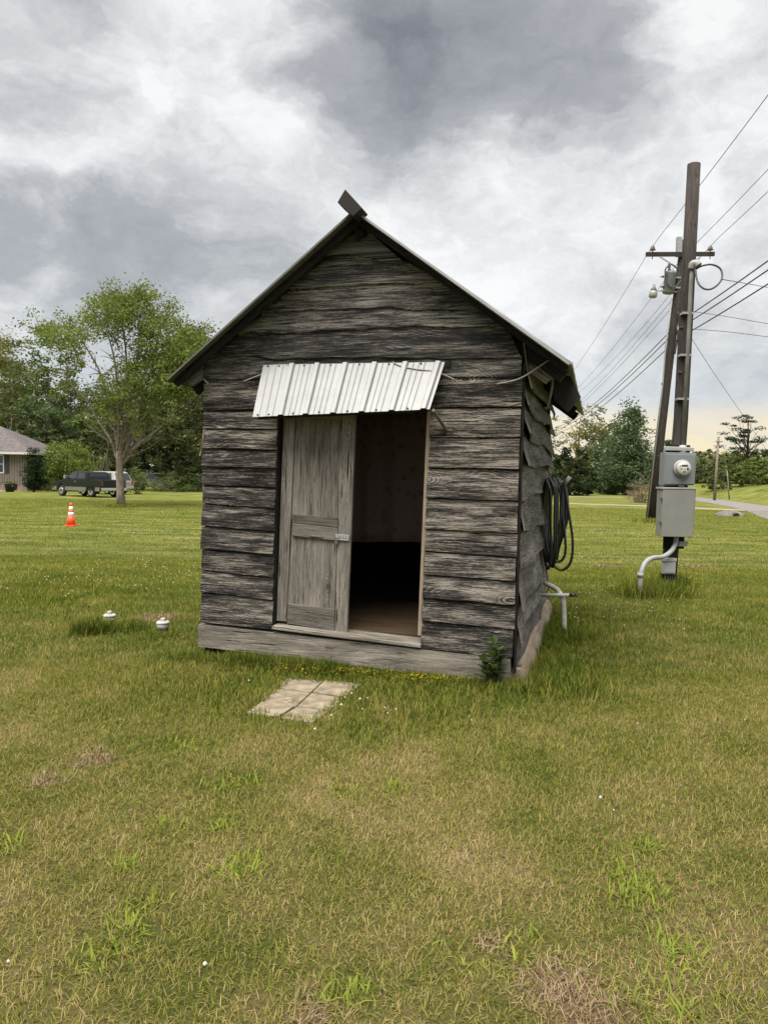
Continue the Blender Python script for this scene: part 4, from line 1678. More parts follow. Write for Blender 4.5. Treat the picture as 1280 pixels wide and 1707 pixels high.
def up(px, py, dy=0.0):
    return at(px, py, YU + dy) - UB


upole = empty('utility_pole', tuple(UB), 'tall leaning brown pole with a cross-arm, transformer and lamp', 'utility pole', 'wooden utility poles')
ptop = up(1139, 401)
mb = MB()
mb.tube([np.array([0, 0, -0.2]), ptop * 0.33, ptop * 0.66, ptop], [0.215, 0.19, 0.17, 0.145], 16)
mb.build('pole', 'wood_pole', upole)
arm = bpy.data.objects.new('cross_arm', None)
COL.objects.link(arm)
arm.parent = upole
mb = MB()
mb.beam(up(1076, 424, -0.2), up(1190, 423.5, -0.2), 0.10, 0.17)
mb.build('beam', 'wood_pole', arm)
for (x0, y0, x1, y1) in ((1099, 428, 1128, 446), (1168, 428, 1136, 446)):
    mb = MB()
    mb.beam(up(x0, y0, -0.26), up(x1, y1, -0.22), 0.03, 0.05)
    mb.build('brace', 'metal_galv', arm)
ins = {}
for (x, y) in ((1087, 421), (1183, 421)):
    q = up(x, y, -0.2) + np.array([0, 0, 0.03])
    mb = MB()
    mb.lathe([(0.02, -0.3), (0.02, 0.05), (0.13, 0.07), (0.09, 0.13), (0.10, 0.16), (0.05, 0.24), (0.03, 0.28)], q, (0, 0, 1), 12)
    mb.build('insulator', 'insulator', arm)
    ins[x] = q + np.array([0, 0, 0.28]) + UB
q = up(1131, 398, -0.12)
mb = MB()
mb.box(q + (-0.10, -0.12, -0.75), q + (0.10, 0.06, 0.05))
mb.build('pole_plate', 'metal_galv', upole)
tf = bpy.data.objects.new('transformer', None)
COL.objects.link(tf)
tf.parent = upole
q = up(1113, 489, -0.1)
mb = MB()
mb.lathe([(0.22, 0.0), (0.235, 0.02), (0.235, 0.78), (0.245, 0.80), (0.245, 0.86), (0.16, 0.93), (0.0, 0.95)], q, (0.10, 0, 1), 20)
mb.build('tank', 'transformer', tf)
mb = MB()
mb.lathe([(0.04, 0), (0.07, 0.05), (0.04, 0.1), (0.07, 0.15), (0.04, 0.2), (0.06, 0.25), (0.02, 0.36)], q + (0.0, -0.05, 0.92), (-0.05, 0, 1), 10)
mb.build('bushing', 'insulator', tf)
for dzz in (0.2, 0.62):
    mb = MB()
    mb.box(q + (0.2, -0.06, dzz), q + (0.55, 0.06, dzz + 0.07))
    mb.build('bracket', 'metal_galv', tf)
    mb = MB()
    mb.lathe([(0.05, 0), (0.04, 0.1), (0.02, 0.14)], q + (-0.22, -0.05, dzz + 0.06), (-1, 0, 0), 10)
    mb.build('terminal', 'insulator', tf)
lm = bpy.data.objects.new('street_light', None)
COL.objects.link(lm)
lm.parent = upole
mb = MB()
mb.tube([up(1128, 487, -0.15), up(1100, 484.5, -0.2), up(1092, 484, -0.2)], 0.035, 8)
mb.build('arm', 'metal_galv', lm)
q = up(1088, 491, -0.2)
mb = MB()
mb.lathe([(0.10, 0.14), (0.12, 0.22), (0.05, 0.33), (0.04, 0.42)], q, (0.08, 0, 1), 14)
mb.build('housing', 'transformer', lm)
mb = MB()
mb.lathe([(0.13, -0.13), (0.17, -0.08), (0.17, 0.12), (0.12, 0.15)], q, (0.08, 0, 1), 14)
mb.build('refractor', 'lamp_glass', lm)
mb = MB()
mb.tube(smooth_path([up(1108, 460, -0.25), up(1109, 448, -0.3), up(1118, 441, -0.3), up(1127, 447, -0.3), up(1131, 452, -0.3)], 5), 0.028, 8)
mb.build('jumper_wire', 'cable', upole)
mb = MB()
mb.tube(smooth_path([up(1109, 452, -0.3), up(1110, 470, -0.35), up(1118, 479, -0.4), up(1128, 476, -0.4), up(1140, 460, -0.4), up(1149, 448, -0.4)], 5), 0.032, 8)
mb.build('jumper_wire', 'cable', upole)
mb = MB()
mb.tube([up(1119, 497, -0.2), up(1109, 575, -0.2), up(1104, 640, -0.22), up(1078, 866, -0.22)], 0.03, 6)
mb.build('ground_conduit', 'pvc_grey', upole)
for (x, y) in ((1102, 640), (1096, 760), (1090, 700), (1083, 800)):
    mb = MB()
    mb.lathe([(0.03, 0), (0.03, 0.06)], up(x, y, -0.2), (0, -1, 0), 6)
    mb.build('step_bolt', 'metal_rust', upole)
mb = MB()
mb.tube(smooth_path([up(1129, 520, -0.25), up(1131, 535, -0.25), up(1127, 547, -0.25), up(1129, 560, -0.25), up(1124, 590, -0.25)], 5), 0.035, 6)
mb.build('cable_bundle', 'cable', upole)

# ------------------------------------------------------------------ wires
LD = np.array([0.146, 1.0, 0])


def wire(name, P_, lab, r=0.012, near=26.0, farr=62.0, sag_n=0.6, sag_f=0.8, mat='cable', grp='power lines along the lane'):
    """wire through P_ (world), running towards the viewer and away along the line of poles"""
    pts = []
    for s in np.linspace(-near, farr, 40):
        p = P_ + LD * s
        if s < 0:
            k = -s / 45.0
            p = p + np.array([0, 0, -4 * sag_n * k * (1 - k)])
        else:
            k = s / 62.0
            p = p + np.array([0, 0, -4 * sag_f * k * (1 - k)])
        pts.append(p)
    mb = MB()
    o = pts[0]
    mb.tube([p - o for p in pts], r, 5)
    return tag(mb.build(name, mat, None, tuple(o)), lab, 'cable', grp)


wire('power_line', ins[1087], 'overhead wire on the left insulator of the cross-arm', 0.011)
wire('power_line', ins[1183], 'overhead wire on the right insulator of the cross-arm', 0.011)
wire('power_line', UB + up(1133, 432, -0.2), 'overhead wire passing the pole just under the cross-arm', 0.010)
wire('power_line', UB + up(1126, 492, -0.3), 'thin overhead wire leaving the pole beside the transformer', 0.010, near=0.1)
wire('power_line', UB + up(1126, 505, -0.3), 'thin overhead wire leaving the pole just below the transformer', 0.010, near=0.1)
wire('communication_cable', UB + up(1131, 537, -0.3), 'uppermost of the three thick cables below the transformer', 0.022)
wire('communication_cable', UB + up(1130, 548, -0.3), 'middle of the three thick cables below the transformer', 0.022)
wire('communication_cable', UB + up(1128, 565, -0.3), 'lowest of the three thick cables below the transformer', 0.022)


def wire_px(name, pts, lab, r=0.01, grp='service wires from the poles'):
    W = [at(x, y, Y) for x, y, Y in pts]
    o = W[0]
    mb = MB()
    mb.tube([p - o for p in smooth_path(W, 8)], r, 5)
    return tag(mb.build(name, 'cable', None, tuple(o)), lab, 'cable', grp)


wire_px('service_wire', [(1136, 517, YU - 0.2), (1200, 526, YU - 1), (1300, 543, YU - 2), (1420, 560, YU - 3)], 'upper of two thin wires running off level to the right', 0.012)
wire_px('service_wire', [(1135, 547, YU - 0.2), (1210, 553, YU - 1), (1300, 564, YU - 2), (1420, 577, YU - 3)], 'lower of two thin wires running off level to the right', 0.012)
wire_px('service_wire', [(1204, 466, YP + 0.2), (1245, 473, YP + 3), (1300, 483, YP + 6), (1400, 500, YP + 9)], 'thin wire from the cable loop off to the right', 0.007)
wire_px('guy_wire', [(1140, 545, YU), (1188, 620, YU + 8), (1236, 690, YU + 16), (1290, 770, YU + 24)], 'thin guy wire slanting down right from the tall pole', 0.012)
wire_px('cable_loop', [(1158, 447, YP - 0.2), (1162, 470, YP - 0.3), (1172, 481, YP - 0.35), (1184, 482, YP - 0.35), (1196, 474, YP - 0.3), (1203, 462, YP - 0.25), (1200, 448, YP - 0.2), (1186, 441, YP - 0.2), (1170, 443, YP - 0.2), (1160, 448, YP - 0.2)], 'black drip loop of cable at the head of the meter pole', 0.014)

# small old pole and slanted post beyond the road
g = at(1191, 806, 74)
hz = ground_h(g[0], g[1])
sp = empty('small_pole', (g[0], g[1], hz), 'short pale pole beyond the road in front of the pine', 'utility pole', 'wooden utility poles')
tp_ = at(1197, 728, 74) - np.array([g[0], g[1], hz])
mb = MB()
mb.tube([(0, 0, -0.3), tp_], [0.15, 0.11], 10)
mb.build('pole', 'bark_pale', sp)
mb = MB()
mb.beam(tp_ + (-0.35, -0.15, -0.5), tp_ + (0.35, -0.15, -0.5), 0.08, 0.1)
mb.build('cross_arm', 'bark_pale', sp)
g = at(1216, 809, 80)
hz = ground_h(g[0], g[1])
mb = MB()
tq = at(1211, 784, 80) - np.array([g[0], g[1], hz])
mb.tube([(0, 0, -0.2), tq * 0.5, tq], [0.07, 0.06, 0.05], 8)
tag(mb.build('leaning_post', 'bark_pale', None, (g[0], g[1], hz)), 'thin leaning pale post on the bank beyond the road', 'post')

# culvert stone beside the driveway
g = on_ground(1214, 860)
cv = empty('culvert', (g[0], g[1], 0), 'low stone culvert head beside the driveway with a dark opening', 'culvert')
mb = MB()


def rock(s, t_):
    a, b_ = s * 2 * PI, t_ * PI / 2
    r = 1 + 0.18 * vnoise(a * 1.7, 5) * math.sin(a / 2) + 0.1 * vnoise(t_ * 5 + a, 9)
    return (0.85 * r * math.cos(a) * math.cos(b_), 0.55 * r * math.sin(a) * math.cos(b_), 0.30 * math.sin(b_) * (1 + 0.2 * vnoise(a, 3)) - 0.03)


mb.grid(rock, 28, 8)
mb.build('stone_head', 'stone', cv)
mb = MB()
mb.tube([(0.1, -0.62, 0.03), (0.1, 0.0, 0.05)], 0.16, 12)
mb.build('pipe_mouth', 'rubber_black', cv)

# ------------------------------------------------------------------ trees
def tree(name, base, label, height, shape, trunk_r, leafm, barkm, nclump, nleaf, leaf, seed, group=None, cat='tree', lean=(0, 0), trunk_to=0.75,
         clump_r=0.12, limbs=14, droop=0.0, zsq=0.62, multi=1, flat=0.25):
    """shape(t) -> crown radius (m) at height fraction t, 0 where there is no crown"""
    rng = np.random.default_rng(seed)
    rr = random.Random(seed)
    root = empty(name, tuple(base), label, cat, group)
    H = height
    # clumps
    C = []
    ts = np.linspace(0, 1, 60)
    wts = np.array([max(0.0, shape(t_)) ** 1.6 for t_ in ts])
    wts /= wts.sum()
    while len(C) < nclump:
        t_ = float(rng.choice(ts, p=wts)) + rng.uniform(-0.008, 0.008)
        R = shape(t_)
        if R <= 0:
            continue
        a = rng.uniform(0, 2 * PI)
        rad = R * math.sqrt(rng.uniform(0.05, 1.0)) * (1 + 0.18 * math.sin(3 * a + seed) + 0.12 * math.sin(5 * a + t_ * 9 + seed))
        C.append((lean[0] * t_ + rad * math.cos(a), lean[1] * t_ + rad * math.sin(a), t_ * H))
    C = np.array(C)
    # trunk and limbs
    mb = MB()
    for m_ in range(multi):
        off = np.array([rr.uniform(-1, 1), rr.uniform(-1, 1), 0]) * (0.5 * trunk_r * (m_ > 0))
        tp_ = np.array([lean[0] * trunk_to, lean[1] * trunk_to, H * trunk_to])
        if multi > 1:
            tp_ = tp_ + np.array([math.cos(m_ * 2.4 + seed), math.sin(m_ * 2.4 + seed), 0]) * H * 0.14
        P = [off + np.array([0, 0, -0.2])]
        for k in range(1, 7):
            s = k / 6
            P.append(off + tp_ * s + np.array([rr.uniform(-1, 1), rr.uniform(-1, 1), 0]) * trunk_r * 0.35)
        mb.tube(P, [trunk_r * (1.25 if k == 0 else (1 - 0.8 * k / 6)) for k in range(7)], 9)
    tr = mb.build('trunk', barkm, root)
    idx = rng.choice(len(C), min(limbs, len(C)), replace=False)
    mb = MB()
    for i in idx:
        c = C[i]
        s0 = min(max((c[2] / H) * 0.72, 0.12), trunk_to) * rr.uniform(0.75, 0.95)
        p0_ = np.array([lean[0] * s0, lean[1] * s0, H * s0])
        mid_p = p0_ * 0.45 + c * 0.55 + np.array([rr.uniform(-1, 1), rr.uniform(-1, 1), rr.uniform(0, 1)]) * H * 0.025
        r0 = trunk_r * 0.34 * (1.15 - s0)
        mb.tube(smooth_path([p0_, mid_p, c], 4), list(np.linspace(r0, r0 * 0.18, 9)), 5, cap=False)
    if idx.size:
        mb.build('limbs', barkm, root)
    # leaves
    tot = nclump * nleaf
    ci = np.repeat(np.arange(nclump), nleaf)
    cr__ = clump_r * H * rng.uniform(0.55, 1.25, nclump)
    d = rng.normal(size=(tot, 3))
    d /= np.linalg.norm(d, axis=1, keepdims=True)
    d *= (rng.uniform(0, 1, (tot, 1)) ** 0.45)
    d[:, 2] *= zsq
    ctr = C[ci] + d * cr__[ci][:, None]
    if droop:
        ctr[:, 2] -= droop * rng.uniform(0, 1, tot) ** 2 * cr__[ci] * 1.5
    ctr[:, 2] = np.maximum(ctr[:, 2], 0.05)
    tone = rng.uniform(0, 1, nclump)[ci] * 0.55 + rng.uniform(0, 1, tot) * 0.45
    me = leaf_mesh('crown', ctr, leaf, rng, leafm, tone, flat=flat, droop=droop)
    link_mesh('crown', me, root)
    return root


def hump(lo, peak, hi, R):
    def f(t_):
        if t_ <= lo or t_ >= hi:
            return 0.0
        s = (t_ - lo) / (peak - lo) if t_ < peak else (hi - t_) / (hi - peak)
        return R * math.sqrt(max(0.0, 1 - (1 - s) ** 2))
    return f


def conef(lo, hi, R, r_top=0.05):
    def f(t_):
        if t_ <= lo or t_ >= hi:
            return 0.0
        s = (t_ - lo) / (hi - lo)
        return R * ((1 - s) ** 0.8 * (1 - r_top) + r_top) * min(1, s * 8)
    return f


# the tree on the left lawn: built limb by limb so that sky shows through the gap on its left
g = on_ground(203, 843)
TB = np.array([g[0], g[1], 0.0])
YT = g[1]
lt = empty('lawn_tree', tuple(TB), 'open leafy tree with pale forked trunk standing alone on the left lawn', 'tree')


def tp(px, py, dy=0.0):
    return at(px, py, YT + dy) - TB


mb = MB()
mb.tube([np.array([0, 0, -0.2]), tp(201, 820), tp(200, 790), tp(200, 762), tp(199, 745)], [0.26, 0.19, 0.175, 0.18, 0.15], 12)
mb.build('trunk', 'bark_pale', lt)
rngt = np.random.default_rng(5)
limb_ends = []
mains = [[(198, 760), (192, 715), (186, 680), (176, 640), (160, 605), (130, 560), (100, 545), (70, 552)],
         [(200, 755), (199, 700), (195, 650), (190, 600), (182, 560), (165, 530), (150, 512)],
         [(202, 760), (208, 700), (212, 650), (212, 600), (206, 560), (200, 520), (205, 492)],
         [(204, 765), (222, 715), (238, 670), (252, 620), (262, 570), (265, 530), (250, 505)],
         [(206, 770), (230, 735), (255, 700), (285, 650), (305, 600), (312, 565), (325, 560)],
         [(203, 758), (215, 690), (228, 620), (232, 560), (228, 510), (222, 490)],
         [(197, 770), (185, 735), (165, 700), (145, 665), (120, 640), (110, 600), (95, 575)],
         [(206, 775), (225, 745), (245, 730), (270, 710), (300, 690), (320, 660)]]
mb = MB()
for k, m_ in enumerate(mains):
    dy = 0.0
    slope = rngt.uniform(-0.35, 0.35)
    P_ = []
    for i, (x, y) in enumerate(m_):
        P_.append(tp(x + rngt.uniform(-2, 2), y, slope * i * 1.1))
    sp_ = smooth_path(P_, 4)
    mb.tube(sp_, list(np.linspace(0.085, 0.015, len(sp_))), 6)
    for j in range(8, len(sp_), 2):
        p0_ = sp_[j]
        for q_ in range(2):
            dvec = rngt.normal(size=3) * np.array([1, 1, 0.6]) + np.array([0, 0, 0.5])
            dvec *= rngt.uniform(0.4, 1.1) / np.linalg.norm(dvec)
            mb.tube([p0_, p0_ + dvec * 0.5 + (0, 0, 0.05), p0_ + dvec], [0.03, 0.02, 0.008], 4, cap=False)
            limb_ends.append(p0_ + dvec)
for _ in range(80):
    x0, y0 = rngt.uniform(192, 212), rngt.uniform(690, 765)
    dx_ = rngt.normal() * 32 + (x0 - 202) * 1.5
    dy_ = rngt.uniform(35, 95)
    q0, q1 = tp(x0, y0, rngt.normal() * 0.3), tp(x0 + dx_, y0 - dy_, rngt.normal() * 1.3)
    mb.tube(smooth_path([q0, (q0 + q1) / 2 + np.array([0, 0, -0.1]), q1], 3), list(np.linspace(0.028, 0.007, 7)), 4, cap=False)
mb.build('limbs', 'bark_pale', lt)
clus = [(p, 0.42, 48) for i, p in enumerate(limb_ends) if p[2] > 4.0]
for (x, y, rx, ry, n_) in ((240, 520, 55, 34, 60), (280, 570, 50, 40, 64), (260, 620, 55, 40, 50), (150, 545, 36, 24, 26), (100, 560, 40, 18, 26), (190, 510, 40, 22, 34), (235, 490, 14, 10, 8), (205, 640, 45, 34, 30),
                           (230, 670, 60, 25, 20), (300, 610, 34, 38, 60), (315, 575, 26, 26, 34), (285, 640, 36, 24, 30), (80, 552, 25, 10, 10), (125, 600, 22, 20, 12), (215, 700, 40, 20, 12), (172, 670, 25, 25, 12)):
    for _ in range(n_):
        a, r = rngt.uniform(0, 2 * PI), math.sqrt(rngt.uniform(0, 1))
        clus.append((tp(x + rx * r * math.cos(a), y + ry * r * math.sin(a), rngt.normal() * 1.3), rngt.uniform(0.25, 0.55), 60))
gapc = [(163, 600, 22, 26), (150, 625, 16, 14), (178, 590, 14, 24)]
pts_, tones = [], []
for (c, r, n_) in clus:
    d = rngt.normal(size=(n_, 3)) * np.array([1, 1, 0.65]) * r * 0.6
    tn = rngt.uniform(0, 1) * 0.6
    pts_.append(c + d)
    tones.append(tn + rngt.uniform(0, 0.4, n_))
pts_ = np.concatenate(pts_)
tones = np.concatenate(tones)
# the crown has an open window on its left side
W_pts = pts_ + TB - CAM
den_ = W_pts @ _fw
sx = 640 + F * (W_pts @ CR) / den_
sy = 853.5 - F * (W_pts @ CU) / den_
keep = np.ones(len(pts_), bool)
for (x, y, rx, ry) in gapc:
    keep &= ~((((sx - x) / rx) ** 2 + ((sy - y) / ry) ** 2 < 1) & (rngt.uniform(0, 1, len(pts_)) < 0.9))
link_mesh('crown', leaf_mesh('crown', pts_[keep], 0.15, rngt, 'leaf_fresh', tones[keep], flat=0.2), lt)


def gb(px, py, Y=None):
    """ground point below a pixel: by its row, or at a given distance"""
    if Y is None:
        p = on_ground(px, py)
    else:
        p = at(px, py, Y)
    return np.array([p[0], p[1], ground_h(p[0], p[1])])


def hgt(px, py, Y):
    return float(at(px, py, Y)[2])


# dark evergreen right of it, close to the shed's corner
b_ = gb(298, 812, 74)
tree('broadleaf_evergreen', b_, 'dense dark evergreen tree with short thick trunk beside the shed corner', hgt(300, 572, 74) - 0.2, hump(0.10, 0.45, 1.0, 6.0), 0.42, 'leaf_dull', 'bark_dark', 230, 55, 0.40, 21, 'trees behind the left lawn', clump_r=0.08, limbs=30)
b_ = gb(285, 812, 79)
tree('broadleaf_evergreen', b_, 'blackish green low crown behind the thick trunk by the shed', hgt(300, 690, 79), hump(0.02, 0.5, 1.0, 5.6), 0.3, 'leaf_dark', 'bark_dark', 150, 45, 0.42, 22, 'trees behind the left lawn', clump_r=0.12, limbs=10)
b_ = gb(322, 812, 98)
tree('copper_tree', b_, 'dark purplish tree top peeking above the shed eave', hgt(325, 536, 98), hump(0.2, 0.72, 1.0, 5.4), 0.3, 'leaf_copper', 'bark_dark', 190, 46, 0.40, 23, 'trees behind the left lawn', clump_r=0.08)
# willow-like bush and clipped conifer by the house
b_ = gb(113, 812, 66)
tree('weeping_bush', b_, 'rounded pale green weeping bush behind the parked truck', hgt(113, 732, 66) - 0.1, hump(-0.25, 0.45, 1.0, 2.5), 0.12, 'leaf_willow', 'bark_dark', 130, 60, 0.22, 31, 'shrubs behind the left lawn', 'bush', clump_r=0.15, limbs=8, droop=0.7)
b_ = gb(57, 812, 61)
tree('conifer_shrub', b_, 'dark clipped conifer shrub at the corner of the house', hgt(57, 752, 61) + 0.1, hump(0.04, 0.38, 1.05, 0.95), 0.09, 'leaf_dark', 'bark_dark', 110, 60, 0.13, 32, 'shrubs behind the left lawn', 'shrub', clump_r=0.11, limbs=6)
b_ = gb(165, 812, 70)
tree('bare_shrub', b_, 'tall thin half bare shrub behind the truck cab', hgt(165, 735, 70), hump(0.0, 0.4, 1.0, 1.7), 0.06, 'leaf_dull', 'bark_pale', 40, 14, 0.16, 33, 'shrubs behind the left lawn', 'shrub', clump_r=0.12, limbs=34, multi=3)
b_ = gb(227, 815, 60)
tree('shrub', b_, 'green shrub at the rear end of the parked vehicles', hgt(227, 778, 60), hump(0.0, 0.35, 1.0, 1.0), 0.04, 'leaf_mid', 'bark_dark', 50, 40, 0.15, 34, 'shrubs behind the left lawn', 'shrub', clump_r=0.2, limbs=8)
b_ = gb(282, 820)
tree('shrub', b_, 'low rambling shrub under the dark evergreen tree', hgt(282, 786, b_[1]), hump(-0.2, 0.25, 1.0, 1.9), 0.04, 'leaf_mid', 'bark_pale', 70, 40, 0.14, 35, 'shrubs behind the left lawn', 'shrub', clump_r=0.22, limbs=20)
b_ = gb(330, 816, 72)
tree('shrub', b_, 'green shrub against the shed corner beyond the low fence', hgt(330, 770, 72), hump(-0.2, 0.35, 1.0, 2.0), 0.04, 'leaf_mid', 'bark_dark', 60, 40, 0.2, 36, 'shrubs behind the left lawn', 'shrub', clump_r=0.22, limbs=6)
# the wood behind
wood_l = [(-20, 560, 96, 4.4, 'leaf_yellow', 'pale yellow green tree at the left edge of the wood'),
          (8, 545, 105, 4.2, 'leaf_yellow', 'yellowish tree top next to the left edge of the wood'),
          (32, 556, 100, 4.0, 'leaf_mid', 'slim green tree rising straight above the house roof'),
          (58, 585, 92, 4.6, 'leaf_mid', 'broad green tree behind the conifer shrub'),
          (92, 600, 96, 5.0, 'leaf_dull', 'tree of the wood above the weeping bush'),
          (128, 640, 98, 4.6, 'leaf_dull', 'tree of the wood seen below the gap in the lawn tree'),
          (165, 650, 95, 4.6, 'leaf_mid', 'tree of the wood left of the lawn tree trunk'),
          (205, 650, 99, 5.0, 'leaf_dull', 'tree of the wood right behind the lawn tree trunk'),
          (248, 660, 97, 4.8, 'leaf_mid', 'tree of the wood between the lawn tree and the dark evergreen'),
          (20, 640, 88, 4.2, 'leaf_dull', 'lower tree of the wood just behind the house'),
          (75, 660, 86, 4.0, 'leaf_bluegreen', 'bluish green lower tree behind the weeping bush'),
          (120, 690, 86, 4.0, 'leaf_mid', 'low tree of the wood behind the truck'),
          (335, 620, 100, 5.0, 'leaf_mid', 'tree of the wood hidden mostly by the shed corner'),
          (180, 700, 84, 4.0, 'leaf_dull', 'low dull tree behind the white vehicle')]
for i, (px, py, Y, R, mt, lab) in enumerate(wood_l):
    b_ = gb(px, 812, Y)
    tree('woodland_tree', b_, lab, hgt(px, py, Y), hump(0.08, 0.6, 1.0, R * 0.9), 0.22, mt, 'bark_pale', 100, 55, 0.42, 50 + i, 'trees of the wood on the left', clump_r=0.075, limbs=16)
# backing mass of far woods: nobody could count these
rngf = np.random.default_rng(99)
n_ = 42000
X = rngf.uniform(-110, 130, n_)
Yf = rngf.uniform(122, 150, n_)
tw_ = np.where(X > 5, 6.0 + 1.0 * np.sin(X * 0.13) + 0.9 * np.sin(X * 0.41 + 1), 11 + 3.5 * np.sin(X * 0.13) + 2.5 * np.sin(X * 0.41 + 1)) + np.where(X < -45, 3, 0)
Z = tw_ * rngf.uniform(0, 1, n_) ** 0.8
Zg = np.array([ground_h(a, c) for a, c in zip(X[:1], Yf[:1])])
tone = (0.5 + 0.5 * np.sin(X * 0.7 + Z * 0.5)) * 0.5 + rngf.uniform(0, 0.5, n_)
tag(link_mesh('far_woods', leaf_mesh('far_woods', np.stack([X, Yf, Z], 1), 0.95, rngf, 'leaf_dull', tone, flat=0.1, aspect=0.7)), 'far band of woods closing off the fields', 'woods', kind='stuff')

# right-hand trees
right = [('dark_bush', (948, 823), 88, 745, hump(-0.3, 0.4, 1.0, 3.4), 'leaf_dark', 0.35, 120, 'very dark rounded bush right of the shed behind the hose', 'bush', 0.3),
         ('pale_tree', (962, 822), 118, 672, hump(0.2, 0.7, 1.0, 4.6), 'leaf_yellow', 0.42, 60, 'pale airy tree above the dark bush right of the shed', 'tree', 0.3),
         ('brownish_tree', (1000, 822), 112, 682, hump(0.05, 0.55, 1.0, 3.8), 'leaf_dull', 0.42, 90, 'dull brownish tree behind the big green one', 'tree', 0.3),
         ('green_tree', (1043, 822), 96, 667, conef(0.02, 1.04, 4.3, 0.05), 'leaf_bluegreen', 0.36, 330, 'big dense green tree left of the leaning pole', 'tree', 0.3),
         ('green_tree', (1012, 822), 101, 735, hump(-0.1, 0.4, 1.0, 3.0), 'leaf_bluegreen', 0.38, 90, 'lower green tree between the dark bush and the big green one', 'tree', 0.2),
         ('small_tree', (1108, 818), 115, 732, hump(0.0, 0.5, 1.0, 2.6), 'leaf_dull', 0.4, 70, 'small tree showing between the two brown poles', 'tree', 0.2),
         ('hedge_tree', (1172, 812), 112, 748, hump(-0.1, 0.5, 1.0, 4.4), 'leaf_dull', 0.42, 100, 'dull green tree just right of the meter box', 'tree', 0.2),
         ('hedge_tree', (1228, 812), 118, 757, hump(-0.1, 0.5, 1.0, 4.8), 'leaf_mid', 0.42, 100, 'green tree at the foot of the pine', 'tree', 0.2),
         ('hedge_tree', (1290, 812), 116, 750, hump(-0.1, 0.5, 1.0, 4.8), 'leaf_dull', 0.42, 100, 'tree behind the pine at the right edge', 'tree', 0.2),
         ('round_bush', (1262, 812), 92, 762, hump(-0.3, 0.4, 1.0, 3.0), 'leaf_fresh', 0.32, 100, 'light green round bush below the pine at the right edge', 'bush', 0.1),
         ('round_bush', (1205, 810), 94, 780, hump(-0.3, 0.4, 1.0, 3.0), 'leaf_mid', 0.32, 80, 'low green bush at the leaning post', 'bush', 0.1)]
for i, (nm, (px, py), Y, ytop, shp, mt, lf, nc, lab, cat, trr) in enumerate(right):
    b_ = gb(px, py, Y)
    tree(nm, b_, lab, hgt(px, ytop, Y) - b_[2], shp, trr, mt, 'bark_dark', nc, 48, lf, 150 + i, 'trees beyond the fields on the right', cat, clump_r=0.10, limbs=12)
# pine with flat layered pads
b_ = gb(1243, 800, 100)
tree('pine_tree', b_, 'dark pine with flat layered crown against the bright sky', hgt(1243, 682, 100) - b_[2], lambda t_: 0 if t_ < 0.30 or t_ > 0.99 else (4.2 * math.sqrt(max(0, 1 - ((t_ - 0.60) / 0.40) ** 2)) if t_ > 0.42 else 2.2),
     0.22, 'leaf_pine', 'bark_dark', 40, 80, 0.26, 171, 'trees beyond the fields on the right', clump_r=0.085, limbs=40, trunk_to=0.93, zsq=0.3)
# dry brown bush by the lane
b_ = gb(1075, 838)
tree('dry_bush', b_, 'reddish brown dry bush beside the leaning pole', hgt(1075, 797, b_[1]), hump(-0.5, 0.25, 1.0, 1.35), 0.04, 'leaf_rust', 'bark_pale', 90, 50, 0.11, 181, None, 'bush', clump_r=0.22, limbs=26)

# ------------------------------------------------------------------ the house on the left
YH = 64.0
h0 = gb(46, 815, YH)


def hx(px):
    return at(px, 800, YH)[0]


house = empty('house', (h0[0], h0[1], 0), 'low house with vertical grey brown siding and hip roof at the left edge', 'house')
HX0, HX1 = -9.0, 0.0        # local: front wall runs left from the right corner
zb, zt = 0.55, hgt(40, 757, YH)
wall_l = -11.0
mb = MB()
mb.box((wall_l, 0.02, 0), (0, 7.5, zb), 0)
mb.build('foundation', 'house_brick', house)
mb = MB()
mb.box((wall_l, 0.03, zb), (-0.01, 7.4, zt), 2)
mb.build('wall', 'wood_dark', house)
k = 0
x = 0.0
while x > -4.2:
    wdt = 0.22
    if not (-2.62 < x - wdt / 2 < -0.0 and False):
        lo_z = zb + 0.01
        mb = MB()
        mb.box((x - wdt + 0.035, 0.0, lo_z), (x, 0.028, zt), 2)
        mb.build('siding_board', 'house_siding', house)
    x -= wdt
win = bpy.data.objects.new('window', None)
COL.objects.link(win)
win.parent = house
xw = hx(8) - h0[0]
z0w, z1w = hgt(5, 789, YH), hgt(5, 758, YH)
for (a, c, d, e) in ((xw - 0.09, xw, z0w, z1w), (xw - 1.3, xw - 0.09, z0w, z0w + 0.1), (xw - 1.3, xw - 0.09, z1w - 0.08, z1w), (xw - 1.3, xw - 0.09, (z0w + z1w) / 2 - 0.03, (z0w + z1w) / 2 + 0.03), (xw - 1.39, xw - 1.3, z0w, z1w)):
    mb = MB()
    mb.box((a, -0.05, d), (c, -0.004, e))
    mb.build('frame', 'house_trim', win)
for d, e in ((z0w + 0.1, (z0w + z1w) / 2 - 0.03), ((z0w + z1w) / 2 + 0.03, z1w - 0.08)):
    mb = MB()
    mb.box((xw - 1.3, -0.02, d), (xw - 0.09, -0.006, e))
    mb.build('pane', 'glass_dark', win)
mb = MB()
mb.box((xw + 0.02, -0.04, z0w), (xw + 0.40, -0.004, z1w))
mb.build('shutter', 'shutter', house)
